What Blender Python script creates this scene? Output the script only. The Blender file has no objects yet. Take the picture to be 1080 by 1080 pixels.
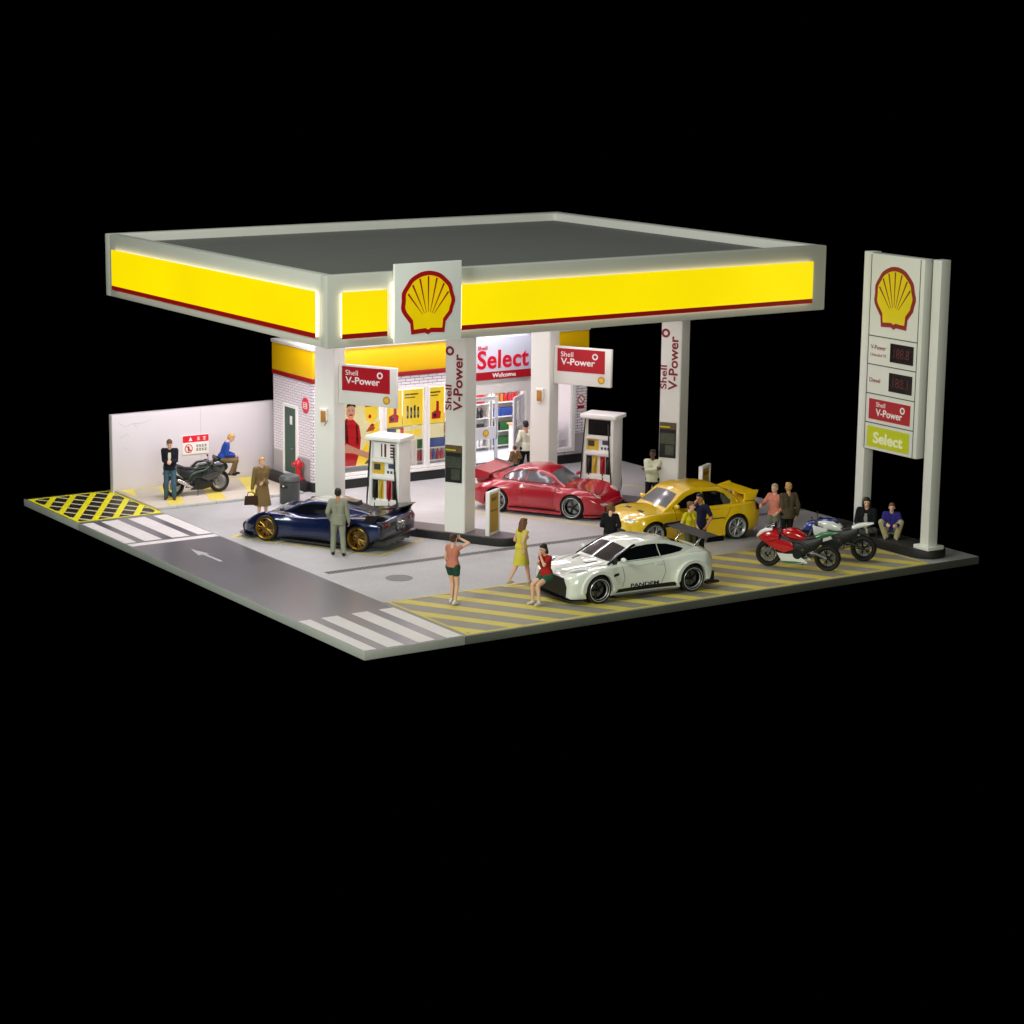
import bpy, bmesh, math, random
from mathutils import Vector, Matrix, Euler, Quaternion
from mathutils.bvhtree import BVHTree
from mathutils.geometry import delaunay_2d_cdt
random.seed(7)
SC = bpy.context.scene
COL = SC.collection
R = math.radians

# ---------------------------------------------------------------- camera
cam_d = bpy.data.cameras.new('camera')
cam = bpy.data.objects.new('camera', cam_d); COL.objects.link(cam)
CAMQ = (-25.197579, -43.087048, 13.609578, 1.366846, -0.547693, 0.003586, 2508.417402, 429.861364, 531.291875)
cam.matrix_world = Matrix.Translation(CAMQ[0:3]) @ Matrix.Rotation(CAMQ[4], 4, 'Z') @ Matrix.Rotation(CAMQ[3], 4, 'X') @ Matrix.Rotation(CAMQ[5], 4, 'Z')
cam_d.sensor_width = 36.0
cam_d.lens = 36.0 * CAMQ[6] / 1080.0
cam_d.shift_x = (540 - CAMQ[7]) / 1080.0
cam_d.shift_y = (CAMQ[8] - 540) / 1080.0
cam_d.clip_start = 0.5; cam_d.clip_end = 400
SC.camera = cam

# ---------------------------------------------------------------- world, lamps, exposure
w = bpy.data.worlds.new('World'); SC.world = w; w.use_nodes = True
bg = w.node_tree.nodes['Background']
bg.inputs['Color'].default_value = (0, 0, 0, 1); bg.inputs['Strength'].default_value = 0.0
SC.view_settings.view_transform = 'Standard'; SC.view_settings.look = 'None'
SC.view_settings.exposure = 0.0; SC.view_settings.gamma = 1.0; SC.view_settings.use_curve_mapping = False

def area(name, loc, target, power, sx, sy, col):
    d = bpy.data.lights.new(name, 'AREA'); d.shape = 'RECTANGLE'; d.size = sx; d.size_y = sy
    d.energy = power; d.color = col
    o = bpy.data.objects.new(name, d); COL.objects.link(o)
    o.location = loc
    o.rotation_euler = (Vector(target) - Vector(loc)).to_track_quat('-Z', 'Y').to_euler()
    return o
# soft studio boxes standing where a photographer would put them
area('studio_softbox', (-26, -4, 20), (8, 7, 2), 8000, 12, 9, (0.95, 1.0, 0.90))
area('studio_softbox', (-12, -40, 12), (11, 5, 3), 7600, 14, 9, (0.97, 1.0, 0.84))
area('studio_softbox', (7, 9, 34), (9, 9, 0), 2500, 12, 12, (0.96, 1.0, 0.93))
# LED strips of the canopy and of the shop
for xx, yy, ln, pw in ((8.7, 6.2, 13.6, 70), (8.7, 9.4, 13.6, 190), (8.7, 12.6, 13.6, 330), (12.5, 15.2, 6.2, 150), (5.2, 15.2, 7.0, 330)):
    area('canopy_led', (xx, yy, 5.98), (xx, yy, 0), pw, ln, 0.25, (1.0, 0.92, 0.985))
for xx in (9.6, 12.2, 14.9):
    area('shop_led', (xx, 17.2, 3.1), (xx, 17.2, 0), 105, 1.8, 1.6, (1.0, 0.93, 0.95))

# ---------------------------------------------------------------- materials
def s2l(c):
    return c / 12.92 if c <= 0.04045 else ((c + 0.055) / 1.055) ** 2.4
def rgb(h):
    h = h.lstrip('#'); return tuple(s2l(int(h[i:i + 2], 16) / 255) for i in (0, 2, 4)) + (1,)
MATS = {}
def mat(name, col, rough=0.5, metal=0.0, coat=0.0, var=0.06, scale=3.0, bump=0.0, emit=0.0, spec=0.5, ecol=None):
    """procedural surface: base colour broken up by two octaves of noise, a little bump"""
    if name in MATS: return MATS[name]
    m = bpy.data.materials.new(name); m.use_nodes = True
    nt = m.node_tree; b = nt.nodes['Principled BSDF']
    c = rgb(col) if isinstance(col, str) else tuple(col) + (1,) if len(col) == 3 else col
    b.inputs['Roughness'].default_value = rough; b.inputs['Metallic'].default_value = metal
    b.inputs['Coat Weight'].default_value = coat; b.inputs['Coat Roughness'].default_value = 0.06
    b.inputs['Specular IOR Level'].default_value = spec
    tc = nt.nodes.new('ShaderNodeTexCoord')
    n = nt.nodes.new('ShaderNodeTexNoise'); n.inputs['Scale'].default_value = scale; n.inputs['Detail'].default_value = 5
    nt.links.new(tc.outputs['Object'], n.inputs['Vector'])
    mx = nt.nodes.new('ShaderNodeMix'); mx.data_type = 'RGBA'
    mx.inputs['A'].default_value = tuple(x * (1 - var) for x in c[:3]) + (1,)
    mx.inputs['B'].default_value = tuple(min(1, x * (1 + var)) for x in c[:3]) + (1,)
    nt.links.new(n.outputs['Fac'], mx.inputs['Factor'])
    nt.links.new(mx.outputs['Result'], b.inputs['Base Color'])
    if bump:
        n2 = nt.nodes.new('ShaderNodeTexNoise'); n2.inputs['Scale'].default_value = scale * 12; n2.inputs['Detail'].default_value = 4
        nt.links.new(tc.outputs['Object'], n2.inputs['Vector'])
        bp = nt.nodes.new('ShaderNodeBump'); bp.inputs['Strength'].default_value = bump; bp.inputs['Distance'].default_value = 0.01
        nt.links.new(n2.outputs['Fac'], bp.inputs['Height']); nt.links.new(bp.outputs['Normal'], b.inputs['Normal'])
    if emit:
        b.inputs['Emission Color'].default_value = rgb(ecol) if ecol else c
        er = nt.nodes.new('ShaderNodeMapRange'); er.inputs['To Min'].default_value = emit * 0.86; er.inputs['To Max'].default_value = emit * 1.14
        nt.links.new(n.outputs['Fac'], er.inputs['Value']); nt.links.new(er.outputs[0], b.inputs['Emission Strength'])
    MATS[name] = m
    return m

def brick_mat(name, axes, bw, bh, col, col2, mortar, msize, offs=0.5, rough=0.5):
    m = bpy.data.materials.new(name); m.use_nodes = True
    nt = m.node_tree; b = nt.nodes['Principled BSDF']; b.inputs['Roughness'].default_value = rough
    tc = nt.nodes.new('ShaderNodeTexCoord'); sp = nt.nodes.new('ShaderNodeSeparateXYZ'); cb = nt.nodes.new('ShaderNodeCombineXYZ')
    nt.links.new(tc.outputs['Object'], sp.inputs[0])
    nt.links.new(sp.outputs[axes[0]], cb.inputs['X']); nt.links.new(sp.outputs[axes[1]], cb.inputs['Y'])
    t = nt.nodes.new('ShaderNodeTexBrick'); nt.links.new(cb.outputs[0], t.inputs['Vector'])
    t.inputs['Scale'].default_value = 1.0; t.inputs['Brick Width'].default_value = bw; t.inputs['Row Height'].default_value = bh
    t.inputs['Mortar Size'].default_value = msize; t.inputs['Mortar Smooth'].default_value = 0.2; t.offset = offs
    t.inputs['Color1'].default_value = rgb(col); t.inputs['Color2'].default_value = rgb(col2); t.inputs['Mortar'].default_value = rgb(mortar)
    nt.links.new(t.outputs['Color'], b.inputs['Base Color'])
    bp = nt.nodes.new('ShaderNodeBump'); bp.inputs['Strength'].default_value = 0.4; bp.inputs['Distance'].default_value = 0.01; bp.invert = True
    nt.links.new(t.outputs['Fac'], bp.inputs['Height']); nt.links.new(bp.outputs['Normal'], b.inputs['Normal'])
    return m

def glass_mat(name, tint, rough=0.03, trans=0.85):
    """thin pane: mostly clear, mirror-like at grazing angles"""
    m = bpy.data.materials.new(name); m.use_nodes = True
    nt = m.node_tree; nt.nodes.remove(nt.nodes['Principled BSDF']); out = nt.nodes['Material Output']
    tr = nt.nodes.new('ShaderNodeBsdfTransparent'); tr.inputs['Color'].default_value = rgb(tint)
    gl = nt.nodes.new('ShaderNodeBsdfGlossy'); gl.inputs['Roughness'].default_value = rough
    fr = nt.nodes.new('ShaderNodeFresnel'); fr.inputs['IOR'].default_value = 1.5
    nz = nt.nodes.new('ShaderNodeTexNoise'); nz.inputs['Scale'].default_value = 2.0
    ad = nt.nodes.new('ShaderNodeMath'); ad.operation = 'MULTIPLY_ADD'; ad.inputs[1].default_value = 0.03
    nt.links.new(nz.outputs['Fac'], ad.inputs[0]); nt.links.new(fr.outputs[0], ad.inputs[2])
    mx = nt.nodes.new('ShaderNodeMixShader')
    nt.links.new(ad.outputs[0], mx.inputs['Fac']); nt.links.new(tr.outputs[0], mx.inputs[1]); nt.links.new(gl.outputs[0], mx.inputs[2])
    nt.links.new(mx.outputs[0], out.inputs['Surface'])
    return m

# ---------------------------------------------------------------- mesh helpers
def catmull(keys, x):
    """monotone-ish cubic through (x, v) keys"""
    ks = sorted(keys)
    if x <= ks[0][0]: return ks[0][1]
    if x >= ks[-1][0]: return ks[-1][1]
    for i in range(len(ks) - 1):
        if ks[i][0] <= x <= ks[i + 1][0]:
            x0, y0 = ks[i]; x1, y1 = ks[i + 1]; h = x1 - x0
            d = (y1 - y0) / h
            dm = (ks[i][1] - ks[i - 1][1]) / (ks[i][0] - ks[i - 1][0]) if i > 0 else d
            dp = (ks[i + 2][1] - ks[i + 1][1]) / (ks[i + 2][0] - ks[i + 1][0]) if i + 2 < len(ks) else d
            m0 = 0 if dm * d <= 0 else 2 * dm * d / (dm + d)
            m1 = 0 if dp * d <= 0 else 2 * dp * d / (dp + d)
            t = (x - x0) / h
            return (2*t**3 - 3*t**2 + 1) * y0 + (t**3 - 2*t**2 + t) * h * m0 + (-2*t**3 + 3*t**2) * y1 + (t**3 - t**2) * h * m1

class B:
    def __init__(s): s.bm = bmesh.new(); s.mi = 0
    def _mark(s, fs):
        for f in fs: f.material_index = s.mi
        return fs
    def box(s, c, d, rot=None, bev=0.0, seg=2):
        M = Matrix.Translation(c) @ (rot.to_4x4() if rot is not None else Matrix()) @ Matrix.Diagonal((d[0], d[1], d[2], 1))
        r = bmesh.ops.create_cube(s.bm, size=1, matrix=M)
        vs = r['verts']; fs = list({f for v in vs for f in v.link_faces}); s._mark(fs)
        if bev:
            es = list({e for v in vs for e in v.link_edges})
            q = bmesh.ops.bevel(s.bm, geom=es, offset=bev, segments=seg, affect='EDGES', profile=0.5, clamp_overlap=True)
            s._mark(q['faces'])
        return s
    def span(s, a, b, bev=0.0, seg=2):
        return s.box([(a[i] + b[i]) / 2 for i in range(3)], [abs(b[i] - a[i]) for i in range(3)], None, bev, seg)
    def cyl(s, p0, p1, r0, r1=None, n=16, cap=True):
        p0 = Vector(p0); p1 = Vector(p1); r1 = r0 if r1 is None else r1
        d = p1 - p0; q = d.to_track_quat('Z', 'Y').to_matrix().to_4x4()
        r = bmesh.ops.create_cone(s.bm, cap_ends=cap, cap_tris=False, segments=n, radius1=max(r0, 1e-4), radius2=max(r1, 1e-4), depth=d.length, matrix=Matrix.Translation((p0 + p1) / 2) @ q)
        s._mark({f for v in r['verts'] for f in v.link_faces}); return s
    def ball(s, c, r, n=12, M=None):
        rr = (r, r, r) if not hasattr(r, '__len__') else r
        T = Matrix.Translation(c) @ (M if M is not None else Matrix()) @ Matrix.Diagonal((*rr, 1)); m = max(6, n // 2 + 2)
        nv = s.bm.verts.new; nf = s.bm.faces.new
        top = nv(T @ Vector((0, 0, 1))); bot = nv(T @ Vector((0, 0, -1))); rows = []
        for i in range(1, m):
            p = math.pi * i / m; rows.append([nv(T @ Vector((math.sin(p) * math.cos(2*math.pi*k/n), math.sin(p) * math.sin(2*math.pi*k/n), math.cos(p)))) for k in range(n)])
        fs = []
        for k in range(n):
            q = (k + 1) % n
            fs.append(nf((top, rows[0][k], rows[0][q]))); fs.append(nf((bot, rows[-1][q], rows[-1][k])))
            for u, v in zip(rows, rows[1:]): fs.append(nf((u[k], v[k], v[q], u[q])))
        s._mark(fs); return s
    def loft(s, rings, closed=True, cap=True):
        vr = [[s.bm.verts.new(p) for p in r] for r in rings]
        fs = []
        n = len(rings[0])
        for a, b in zip(vr, vr[1:]):
            for i in range(n if closed else n - 1):
                j = (i + 1) % n
                try: fs.append(s.bm.faces.new((a[i], a[j], b[j], b[i])))
                except ValueError: pass
        if cap and closed:
            fs.append(s.bm.faces.new(list(reversed(vr[0])))); fs.append(s.bm.faces.new(vr[-1]))
        s._mark(fs); return s
    def tube(s, pts, r, n=8, cap=True):
        pts = [Vector(p) for p in pts]; rings = []
        rr = r if hasattr(r, '__len__') else [r] * len(pts)
        up = None
        for i, p in enumerate(pts):
            t = (pts[min(i + 1, len(pts) - 1)] - pts[max(i - 1, 0)]).normalized()
            if up is None:
                up = Vector((0, 0, 1)) if abs(t.z) < 0.9 else Vector((1, 0, 0))
            a = t.cross(up).normalized(); b = a.cross(t).normalized(); up = b
            rings.append([p + a * rr[i] * math.cos(2*math.pi*k/n) + b * rr[i] * math.sin(2*math.pi*k/n) for k in range(n)])
        return s.loft(rings, True, cap)
    def curve(s, pts, r, n=8, sub=6):
        return s.tube(smooth_path(pts, sub), r, n)
    def prism(s, poly, h0, h1, M=None, bev=0.0):
        """polygon in local XY pushed from h0 to h1 along local Z, placed by M"""
        M = M or Matrix()
        a = [s.bm.verts.new(M @ Vector((p[0], p[1], h0))) for p in poly]
        b = [s.bm.verts.new(M @ Vector((p[0], p[1], h1))) for p in poly]
        n = len(poly); fs = [s.bm.faces.new(list(reversed(a))), s.bm.faces.new(b)]
        for i in range(n): fs.append(s.bm.faces.new((a[i], a[(i+1) % n], b[(i+1) % n], b[i])))
        s._mark(fs)
        if bev:
            es = [e for f in fs[:2] for e in f.edges]
            q = bmesh.ops.bevel(s.bm, geom=es, offset=bev, segments=2, affect='EDGES', profile=0.5, clamp_overlap=True); s._mark(q['faces'])
        return s
    def lathe(s, prof, M=None, n=24, close=False):
        """profile of (radius, height) turned about local Z"""
        M = M or Matrix()
        rings = [[M @ Vector((max(p[0], 1e-4) * math.cos(2*math.pi*k/n), max(p[0], 1e-4) * math.sin(2*math.pi*k/n), p[1])) for k in range(n)] for p in prof]
        if close: rings.append(rings[0])
        return s.loft(rings, True, not close)
    def face(s, pts):
        s._mark([s.bm.faces.new([s.bm.verts.new(p) for p in pts])]); return s
    def build(s, name, m, parent=None, smooth=40, fix=True):
        if fix: bmesh.ops.recalc_face_normals(s.bm, faces=s.bm.faces[:])
        me = bpy.data.meshes.new(name); s.bm.to_mesh(me); s.bm.free()
        for mm in (m if isinstance(m, (list, tuple)) else [m]): me.materials.append(mm)
        return link_mesh(name, me, parent, smooth)

def link_mesh(name, me, parent=None, smooth=40):
    o = bpy.data.objects.new(name, me); COL.objects.link(o)
    if smooth:
        for p in me.polygons: p.use_smooth = True
        me.set_sharp_from_angle(angle=R(smooth))
    if parent is not None: o.parent = parent
    return o

def smooth_path(pts, sub=6):
    pts = [Vector(p) for p in pts]; out = []
    for i in range(len(pts) - 1):
        p0 = pts[max(i-1, 0)]; p1 = pts[i]; p2 = pts[i+1]; p3 = pts[min(i+2, len(pts)-1)]
        for k in range(sub):
            t = k / sub
            out.append(0.5 * ((2*p1) + (p2-p0)*t + (2*p0-5*p1+4*p2-p3)*t*t + (3*p1-p0-3*p2+p3)*t**3))
    out.append(pts[-1]); return out

def thing(name, label, cat, loc=(0, 0, 0), rz=0.0, group=None):
    o = bpy.data.objects.new(name, None); COL.objects.link(o)
    o.empty_display_size = 0.2
    o.location = loc; o.rotation_euler = (0, 0, rz); o['label'] = label; o['category'] = cat
    if group: o['group'] = group
    return o
def tag(o, label, cat, group=None):
    o['label'] = label; o['category'] = cat
    if group: o['group'] = group
    return o
def struct(o):
    o['kind'] = 'structure'; return o
def dup(root, loc=None, rz=None, label=None, group=None):
    def cp(o, par):
        c = o.copy(); COL.objects.link(c)
        if par is not None: c.parent = par
        for ch in list(o.children): cp(ch, c)
        return c
    r = cp(root, None)
    if loc is not None: r.location = loc
    if rz is not None: r.rotation_euler = (0, 0, rz)
    if label: r['label'] = label
    if group: r['group'] = group
    return r

def frame(o, ax, ay):
    """matrix with local X = ax, local Y = ay, local Z = ax x ay, at point o"""
    ax = Vector(ax).normalized(); ay = Vector(ay).normalized(); az = ax.cross(ay)
    return Matrix(((ax.x, ay.x, az.x, o[0]), (ax.y, ay.y, az.y, o[1]), (ax.z, ay.z, az.z, o[2]), (0, 0, 0, 1)))

def text_mesh(s, bold=0.0, extrude=0.002, spacing=1.0):
    cu = bpy.data.curves.new('lettering', 'FONT'); cu.body = s; cu.offset = bold; cu.extrude = extrude
    cu.resolution_u = 4; cu.space_character = spacing
    ob = bpy.data.objects.new('lettering', cu); COL.objects.link(ob)
    dg = bpy.context.evaluated_depsgraph_get(); dg.update()
    me = bpy.data.meshes.new_from_object(ob.evaluated_get(dg))
    bpy.data.objects.remove(ob); bpy.data.curves.remove(cu)
    return me
def text(name, s, M, x0, y0, wd, ht, m, parent, bold=0.0, depth=0.012, spacing=1.0):
    """lettering fitted to the rectangle (x0, y0, wd, ht) of plane M, standing proud by depth"""
    me = text_mesh(s, bold, 0.5, spacing)
    me.materials.clear()
    xs = [v.co.x for v in me.vertices]; ys = [v.co.y for v in me.vertices]
    ax, bx, ay, by = min(xs), max(xs), min(ys), max(ys)
    if wd is None: wd = (bx - ax) * ht / (by - ay)
    for v in me.vertices:
        v.co = M @ Vector((x0 + (v.co.x - ax) / (bx - ax) * wd, y0 + (v.co.y - ay) / (by - ay) * ht, depth * (v.co.z + 0.5)))
    me.materials.append(m)
    return link_mesh(name, me, parent, 0)

def ring_mesh(name, M, cx, cy, r0, r1, m, parent, depth=0.01, n=24):
    b = B(); T = M @ Matrix.Translation((cx, cy, 0))
    b.lathe([(r0, 0), (r1, 0), (r1, depth), (r0, depth)], T, n, close=True)
    return b.build(name, m, parent, 30)

def shell_outline(k=1.0):
    """scallop badge outline in a unit box, centred"""
    pts = []
    for i in range(33):
        a = R(-24 + i * 228 / 32)
        rr = 0.5 + 0.012 * math.cos(a * 7 * 1.6)
        pts.append((rr * math.cos(a), 0.03 + 0.475 * math.sin(a)))
    pts = [p for p in pts]
    pts += [(-0.33, -0.30), (-0.31, -0.47), (-0.06, -0.455), (0.0, -0.485), (0.06, -0.455), (0.31, -0.47), (0.33, -0.30)]
    return [(p[0] * k, p[1] * k) for p in pts]
def shell_badge(M, cx, cy, wd, ht, mred, myel, parent, depth=0.02, name='scallop_emblem'):
    T = M @ Matrix.Translation((cx, cy, 0)) @ Matrix.Diagonal((wd, ht, 1, 1))
    red = B(); red.prism(shell_outline(1.0), 0, depth, T)
    o = red.build(name, mred, parent, 20)
    ins = []
    for x, y in shell_outline(1.0):
        ins.append((x * 0.85, (y + 0.0) * 0.85 + 0.005))
    yb = B(); yb.prism(ins, depth + 0.0005, depth + 0.006, T); yb.build('emblem_face', myel, o, 20)
    rb = B()
    for i in range(7):
        a = R(90 + (i - 3) * 23.5)
        ex, ey = 0.40 * math.cos(a), 0.035 + 0.385 * math.sin(a)
        sx, sy = 0.035 * (3 - i), -0.13 - 0.012 * abs(i - 3)
        dx, dy = ex - sx, ey - sy; L = math.hypot(dx, dy); nx, ny = -dy / L, dx / L
        w0, w1 = 0.004, 0.016
        rb.prism([(sx + nx*w0, sy + ny*w0), (sx - nx*w0, sy - ny*w0), (ex - nx*w1, ey - ny*w1), (ex + nx*w1, ey + ny*w1)], depth + 0.0065, depth + 0.009, T)
    rb.build('emblem_rib', mred, o, 20)
    return o

# ---------------------------------------------------------------- palette
def concrete(name, c1, c2, rough=0.55, seed=0.0):
    m = bpy.data.materials.new(name); m.use_nodes = True
    nt = m.node_tree; b = nt.nodes['Principled BSDF']; L = nt.links.new
    tc = nt.nodes.new('ShaderNodeTexCoord'); mp = nt.nodes.new('ShaderNodeMapping'); mp.inputs['Location'].default_value = (seed, seed * 2, 0)
    L(tc.outputs['Object'], mp.inputs['Vector'])
    n1 = nt.nodes.new('ShaderNodeTexNoise'); n1.inputs['Scale'].default_value = 0.45; n1.inputs['Detail'].default_value = 8; n1.inputs['Roughness'].default_value = 0.65
    n2 = nt.nodes.new('ShaderNodeTexNoise'); n2.inputs['Scale'].default_value = 14; n2.inputs['Detail'].default_value = 6
    for n in (n1, n2): L(mp.outputs[0], n.inputs['Vector'])
    a = nt.nodes.new('ShaderNodeMath'); a.operation = 'MULTIPLY_ADD'; a.inputs[1].default_value = 0.35; L(n2.outputs['Fac'], a.inputs[0])
    s = nt.nodes.new('ShaderNodeMath'); s.operation = 'MULTIPLY'; s.inputs[1].default_value = 0.65; L(n1.outputs['Fac'], s.inputs[0]); L(s.outputs[0], a.inputs[2])
    r = nt.nodes.new('ShaderNodeValToRGB'); r.color_ramp.elements[0].position = 0.32; r.color_ramp.elements[1].position = 0.68
    r.color_ramp.elements[0].color = rgb(c1); r.color_ramp.elements[1].color = rgb(c2)
    L(a.outputs[0], r.inputs[0]); L(r.outputs[0], b.inputs['Base Color'])
    rr = nt.nodes.new('ShaderNodeMapRange'); rr.inputs['To Min'].default_value = rough - 0.1; rr.inputs['To Max'].default_value = rough + 0.12
    L(n1.outputs['Fac'], rr.inputs['Value']); L(rr.outputs[0], b.inputs['Roughness'])
    bp = nt.nodes.new('ShaderNodeBump'); bp.inputs['Strength'].default_value = 0.15; bp.inputs['Distance'].default_value = 0.01
    L(n2.outputs['Fac'], bp.inputs['Height']); L(bp.outputs[0], b.inputs['Normal'])
    return m
M_conc = concrete('concrete', '#9f9e9e', '#bcbbbb', 0.5)
M_bay = concrete('parking_ground', '#8a8578', '#9d978a', 0.6, 4.0)
M_pave = concrete('pavement', '#b3aa9c', '#c8beb0', 0.6, 9.0)
M_asph = concrete('asphalt', '#56555a', '#67666b', 0.28, 2.0)
M_asph.node_tree.nodes.remove(M_asph.node_tree.nodes['Bump'])
M_asph.node_tree.nodes['Map Range'].inputs['To Min'].default_value = 0.27; M_asph.node_tree.nodes['Map Range'].inputs['To Max'].default_value = 0.33
M_asph.node_tree.nodes['Principled BSDF'].inputs['Specular IOR Level'].default_value = 0.9
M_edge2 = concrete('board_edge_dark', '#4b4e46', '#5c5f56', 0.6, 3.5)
M_hatch = concrete('asphalt_dark', '#1c1712', '#2a241c', 0.5, 7.0)
M_edge = concrete('board_edge', '#9da09a', '#b2b5ae', 0.6, 3.0)
M_yline = concrete('yellow_paint', '#cbb94a', '#dccc62', 0.6, 5.0)
M_ybrt = concrete('yellow_paint_bright', '#d8d000', '#e8e020', 0.5, 5.5)
M_wline = concrete('white_paint', '#cfcac8', '#e2dedc', 0.5, 6.0)
M_drain = mat('drain_grate', '#85837e', 0.6, var=0.15, scale=8)
M_man = mat('manhole_cover', '#7f7d78', 0.6, var=0.12, scale=10)
M_white = mat('white_panel', '#d9d9d2', 0.45, var=0.03, scale=1.5)
M_white2 = mat('white_plastic', '#e2e0dc', 0.35, var=0.03, scale=2)
M_frame = mat('canopy_frame', '#cacbc2', 0.5, var=0.04, scale=0.8)
M_roof = mat('canopy_roof', '#6c6c69', 0.8, var=0.06, scale=0.6, bump=0.1)
M_ceil = mat('canopy_ceiling', '#e6e2e2', 0.5, var=0.02)
M_yglow = mat('backlit_yellow', '#6b5000', 0.4, var=0.01, emit=0.93, ecol='#ffe700', scale=0.3)
M_rglow = mat('backlit_red', '#8c0d10', 0.4, var=0.02, emit=0.16, ecol='#b81414')
M_halo = mat('led_rim', '#fff2c8', 0.5, var=0.01, emit=2.4, ecol='#fff0cf')
M_wglow = mat('backlit_white', '#dfe2dc', 0.4, var=0.02, emit=0.16, ecol='#e8f0ea')
M_yel = mat('yellow_band', '#e6b800', 0.45, var=0.04, scale=1.2)
M_red = mat('red_stripe', '#8e1018', 0.45, var=0.05)
M_dred = mat('dark_red_lettering', '#7a1220', 0.5, var=0.04)
M_sred = mat('sign_red', '#a5121f', 0.4, var=0.04)
M_bred = mat('bright_red_lettering', '#d01030', 0.4, var=0.03)
M_sel = mat('shop_sign_white', '#c4cad6', 0.4, var=0.03, emit=0.1, ecol='#cfd8ea')
M_lyel = mat('emblem_yellow', '#c9a400', 0.4, var=0.05, emit=0.45, ecol='#f6dc00')
M_lred = mat('emblem_red', '#a81016', 0.4, var=0.04, emit=0.12, ecol='#c01818')
M_lyel2 = mat('totem_yellow', '#e2cb08', 0.45, var=0.06)
M_lred2 = mat('totem_red', '#8c1420', 0.45, var=0.06)
M_gold = mat('small_emblem_gold', '#b98a2c', 0.45, var=0.1, scale=20)
M_blk = mat('black_plastic', '#101010', 0.45, var=0.2)
M_black = mat('black_paint', '#0a0a0a', 0.55, var=0.2)
M_kerb = mat('kerb_black', '#141312', 0.6, var=0.25, scale=5)
M_kerbtop = concrete('kerb_top', '#5c5455', '#706768', 0.6, 8.0)
M_dk = mat('dark_grey', '#333231', 0.6, var=0.1)
M_bin = mat('bin_grey', '#3a3c3b', 0.4, var=0.1)
M_chrome = mat('chrome', '#d0d0d0', 0.18, 1.0, var=0.03)
M_steel = mat('steel', '#8f9192', 0.35, 0.9, var=0.08, scale=9)
M_lime = mat('lime_panel', '#b7bd00', 0.45, var=0.05)
M_screen = mat('dark_display', '#0b0405', 0.2, var=0.2)
M_led = mat('red_led_digits', '#3a0a0a', 0.4, var=0.05, emit=0.13, ecol='#7a1410')
M_pyel = mat('poster_yellow', '#f6cc20', 0.45, var=0.12, scale=2.5, emit=0.75, ecol='#ffd940')  # emission of the poster colours stands in for shop light through the sheets
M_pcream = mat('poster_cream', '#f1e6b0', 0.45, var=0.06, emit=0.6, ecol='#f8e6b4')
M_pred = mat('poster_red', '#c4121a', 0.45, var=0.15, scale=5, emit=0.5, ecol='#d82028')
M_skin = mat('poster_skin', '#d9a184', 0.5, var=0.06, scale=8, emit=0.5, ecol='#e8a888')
M_green = mat('door_green', '#2d4a3c', 0.45, var=0.1, scale=4)
M_inwall = mat('shop_inner_wall', '#e6dfe0', 0.5, var=0.02)
M_intile = brick_mat('shop_floor_tiles', (0, 1), 0.4, 0.4, '#dfe6ee', '#e6ecf2', '#a9b4c0', 0.012, 0.0, 0.25)
M_brickL = brick_mat('white_bricks_side', (1, 2), 0.26, 0.078, '#d9d2d8', '#e2dce0', '#a293a4', 0.009)
M_brickF = brick_mat('white_bricks_front', (0, 2), 0.31, 0.088, '#d6d0d4', '#dedadd', '#77707c', 0.010)
M_gren = mat('grey_render', '#a19a9c', 0.6, var=0.05)
M_wall = mat('boundary_wall_paint', '#c8c1c8', 0.55, var=0.035, scale=1.1, bump=0.05)
M_crack = mat('crack_mark', '#a59da2', 0.7, var=0.2)
M_alu = mat('door_frame', '#cfd2da', 0.35, 0.0, var=0.04)
M_pane = glass_mat('shop_glass', '#f4f6f8')

# ---------------------------------------------------------------- ground boards and markings
def sheet(name, polys, z, m, h=0.003):
    b = B()
    for p in polys: b.prism(p, z - h, z)
    return struct(b.build(name, m, None, 0))
def rect(x0, y0, x1, y1): return [(x0, y0), (x1, y0), (x1, y1), (x0, y1)]
W, D = 18.24, 19.2
g = B(); g.span((2.606, 0, -0.2), (W, D, 0), 0.012)
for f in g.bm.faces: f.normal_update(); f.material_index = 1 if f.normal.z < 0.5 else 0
struct(g.build('ground', [M_conc, M_edge2], None, 30))
g = B(); g.span((0, 0, -0.2), (2.6, 15.397, 0), 0.012); struct(g.build('road', [M_edge], None, 30))
g = B(); g.span((0, 15.403, -0.2), (2.6, D, 0), 0.012); struct(g.build('road_corner', [M_edge], None, 30))
sheet('road_surface', [rect(0.012, 0.012, 2.56, 15.38)], 0.004, M_asph)
sheet('hatched_road_surface', [rect(0.012, 15.42, 2.56, 19.18)], 0.004, M_hatch)
cw = []
for xx in (0.03, 0.62, 1.42, 2.16): cw.append(rect(xx, 0.06, min(xx + 0.43, 2.56) if xx > 0.1 else 0.34, 3.03))
for xx in (0.03, 0.60, 1.40, 2.16): cw.append(rect(xx, 12.42, min(xx + 0.5, 2.56) if xx > 0.1 else 0.36, 15.2))
cw.append(rect(0.03, 11.99, 2.56, 12.28))
sheet('crosswalk_marking', cw, 0.008, M_wline)
sheet('road_arrow', [[(1.21, 9.3), (1.31, 9.3), (1.29, 10.25), (1.4, 10.2), (1.22, 10.95), (1.06, 10.2), (1.2, 10.25)]], 0.008, concrete('worn_white_paint', '#a9a8a8', '#b9b8b8', 0.5, 6.5))
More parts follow.
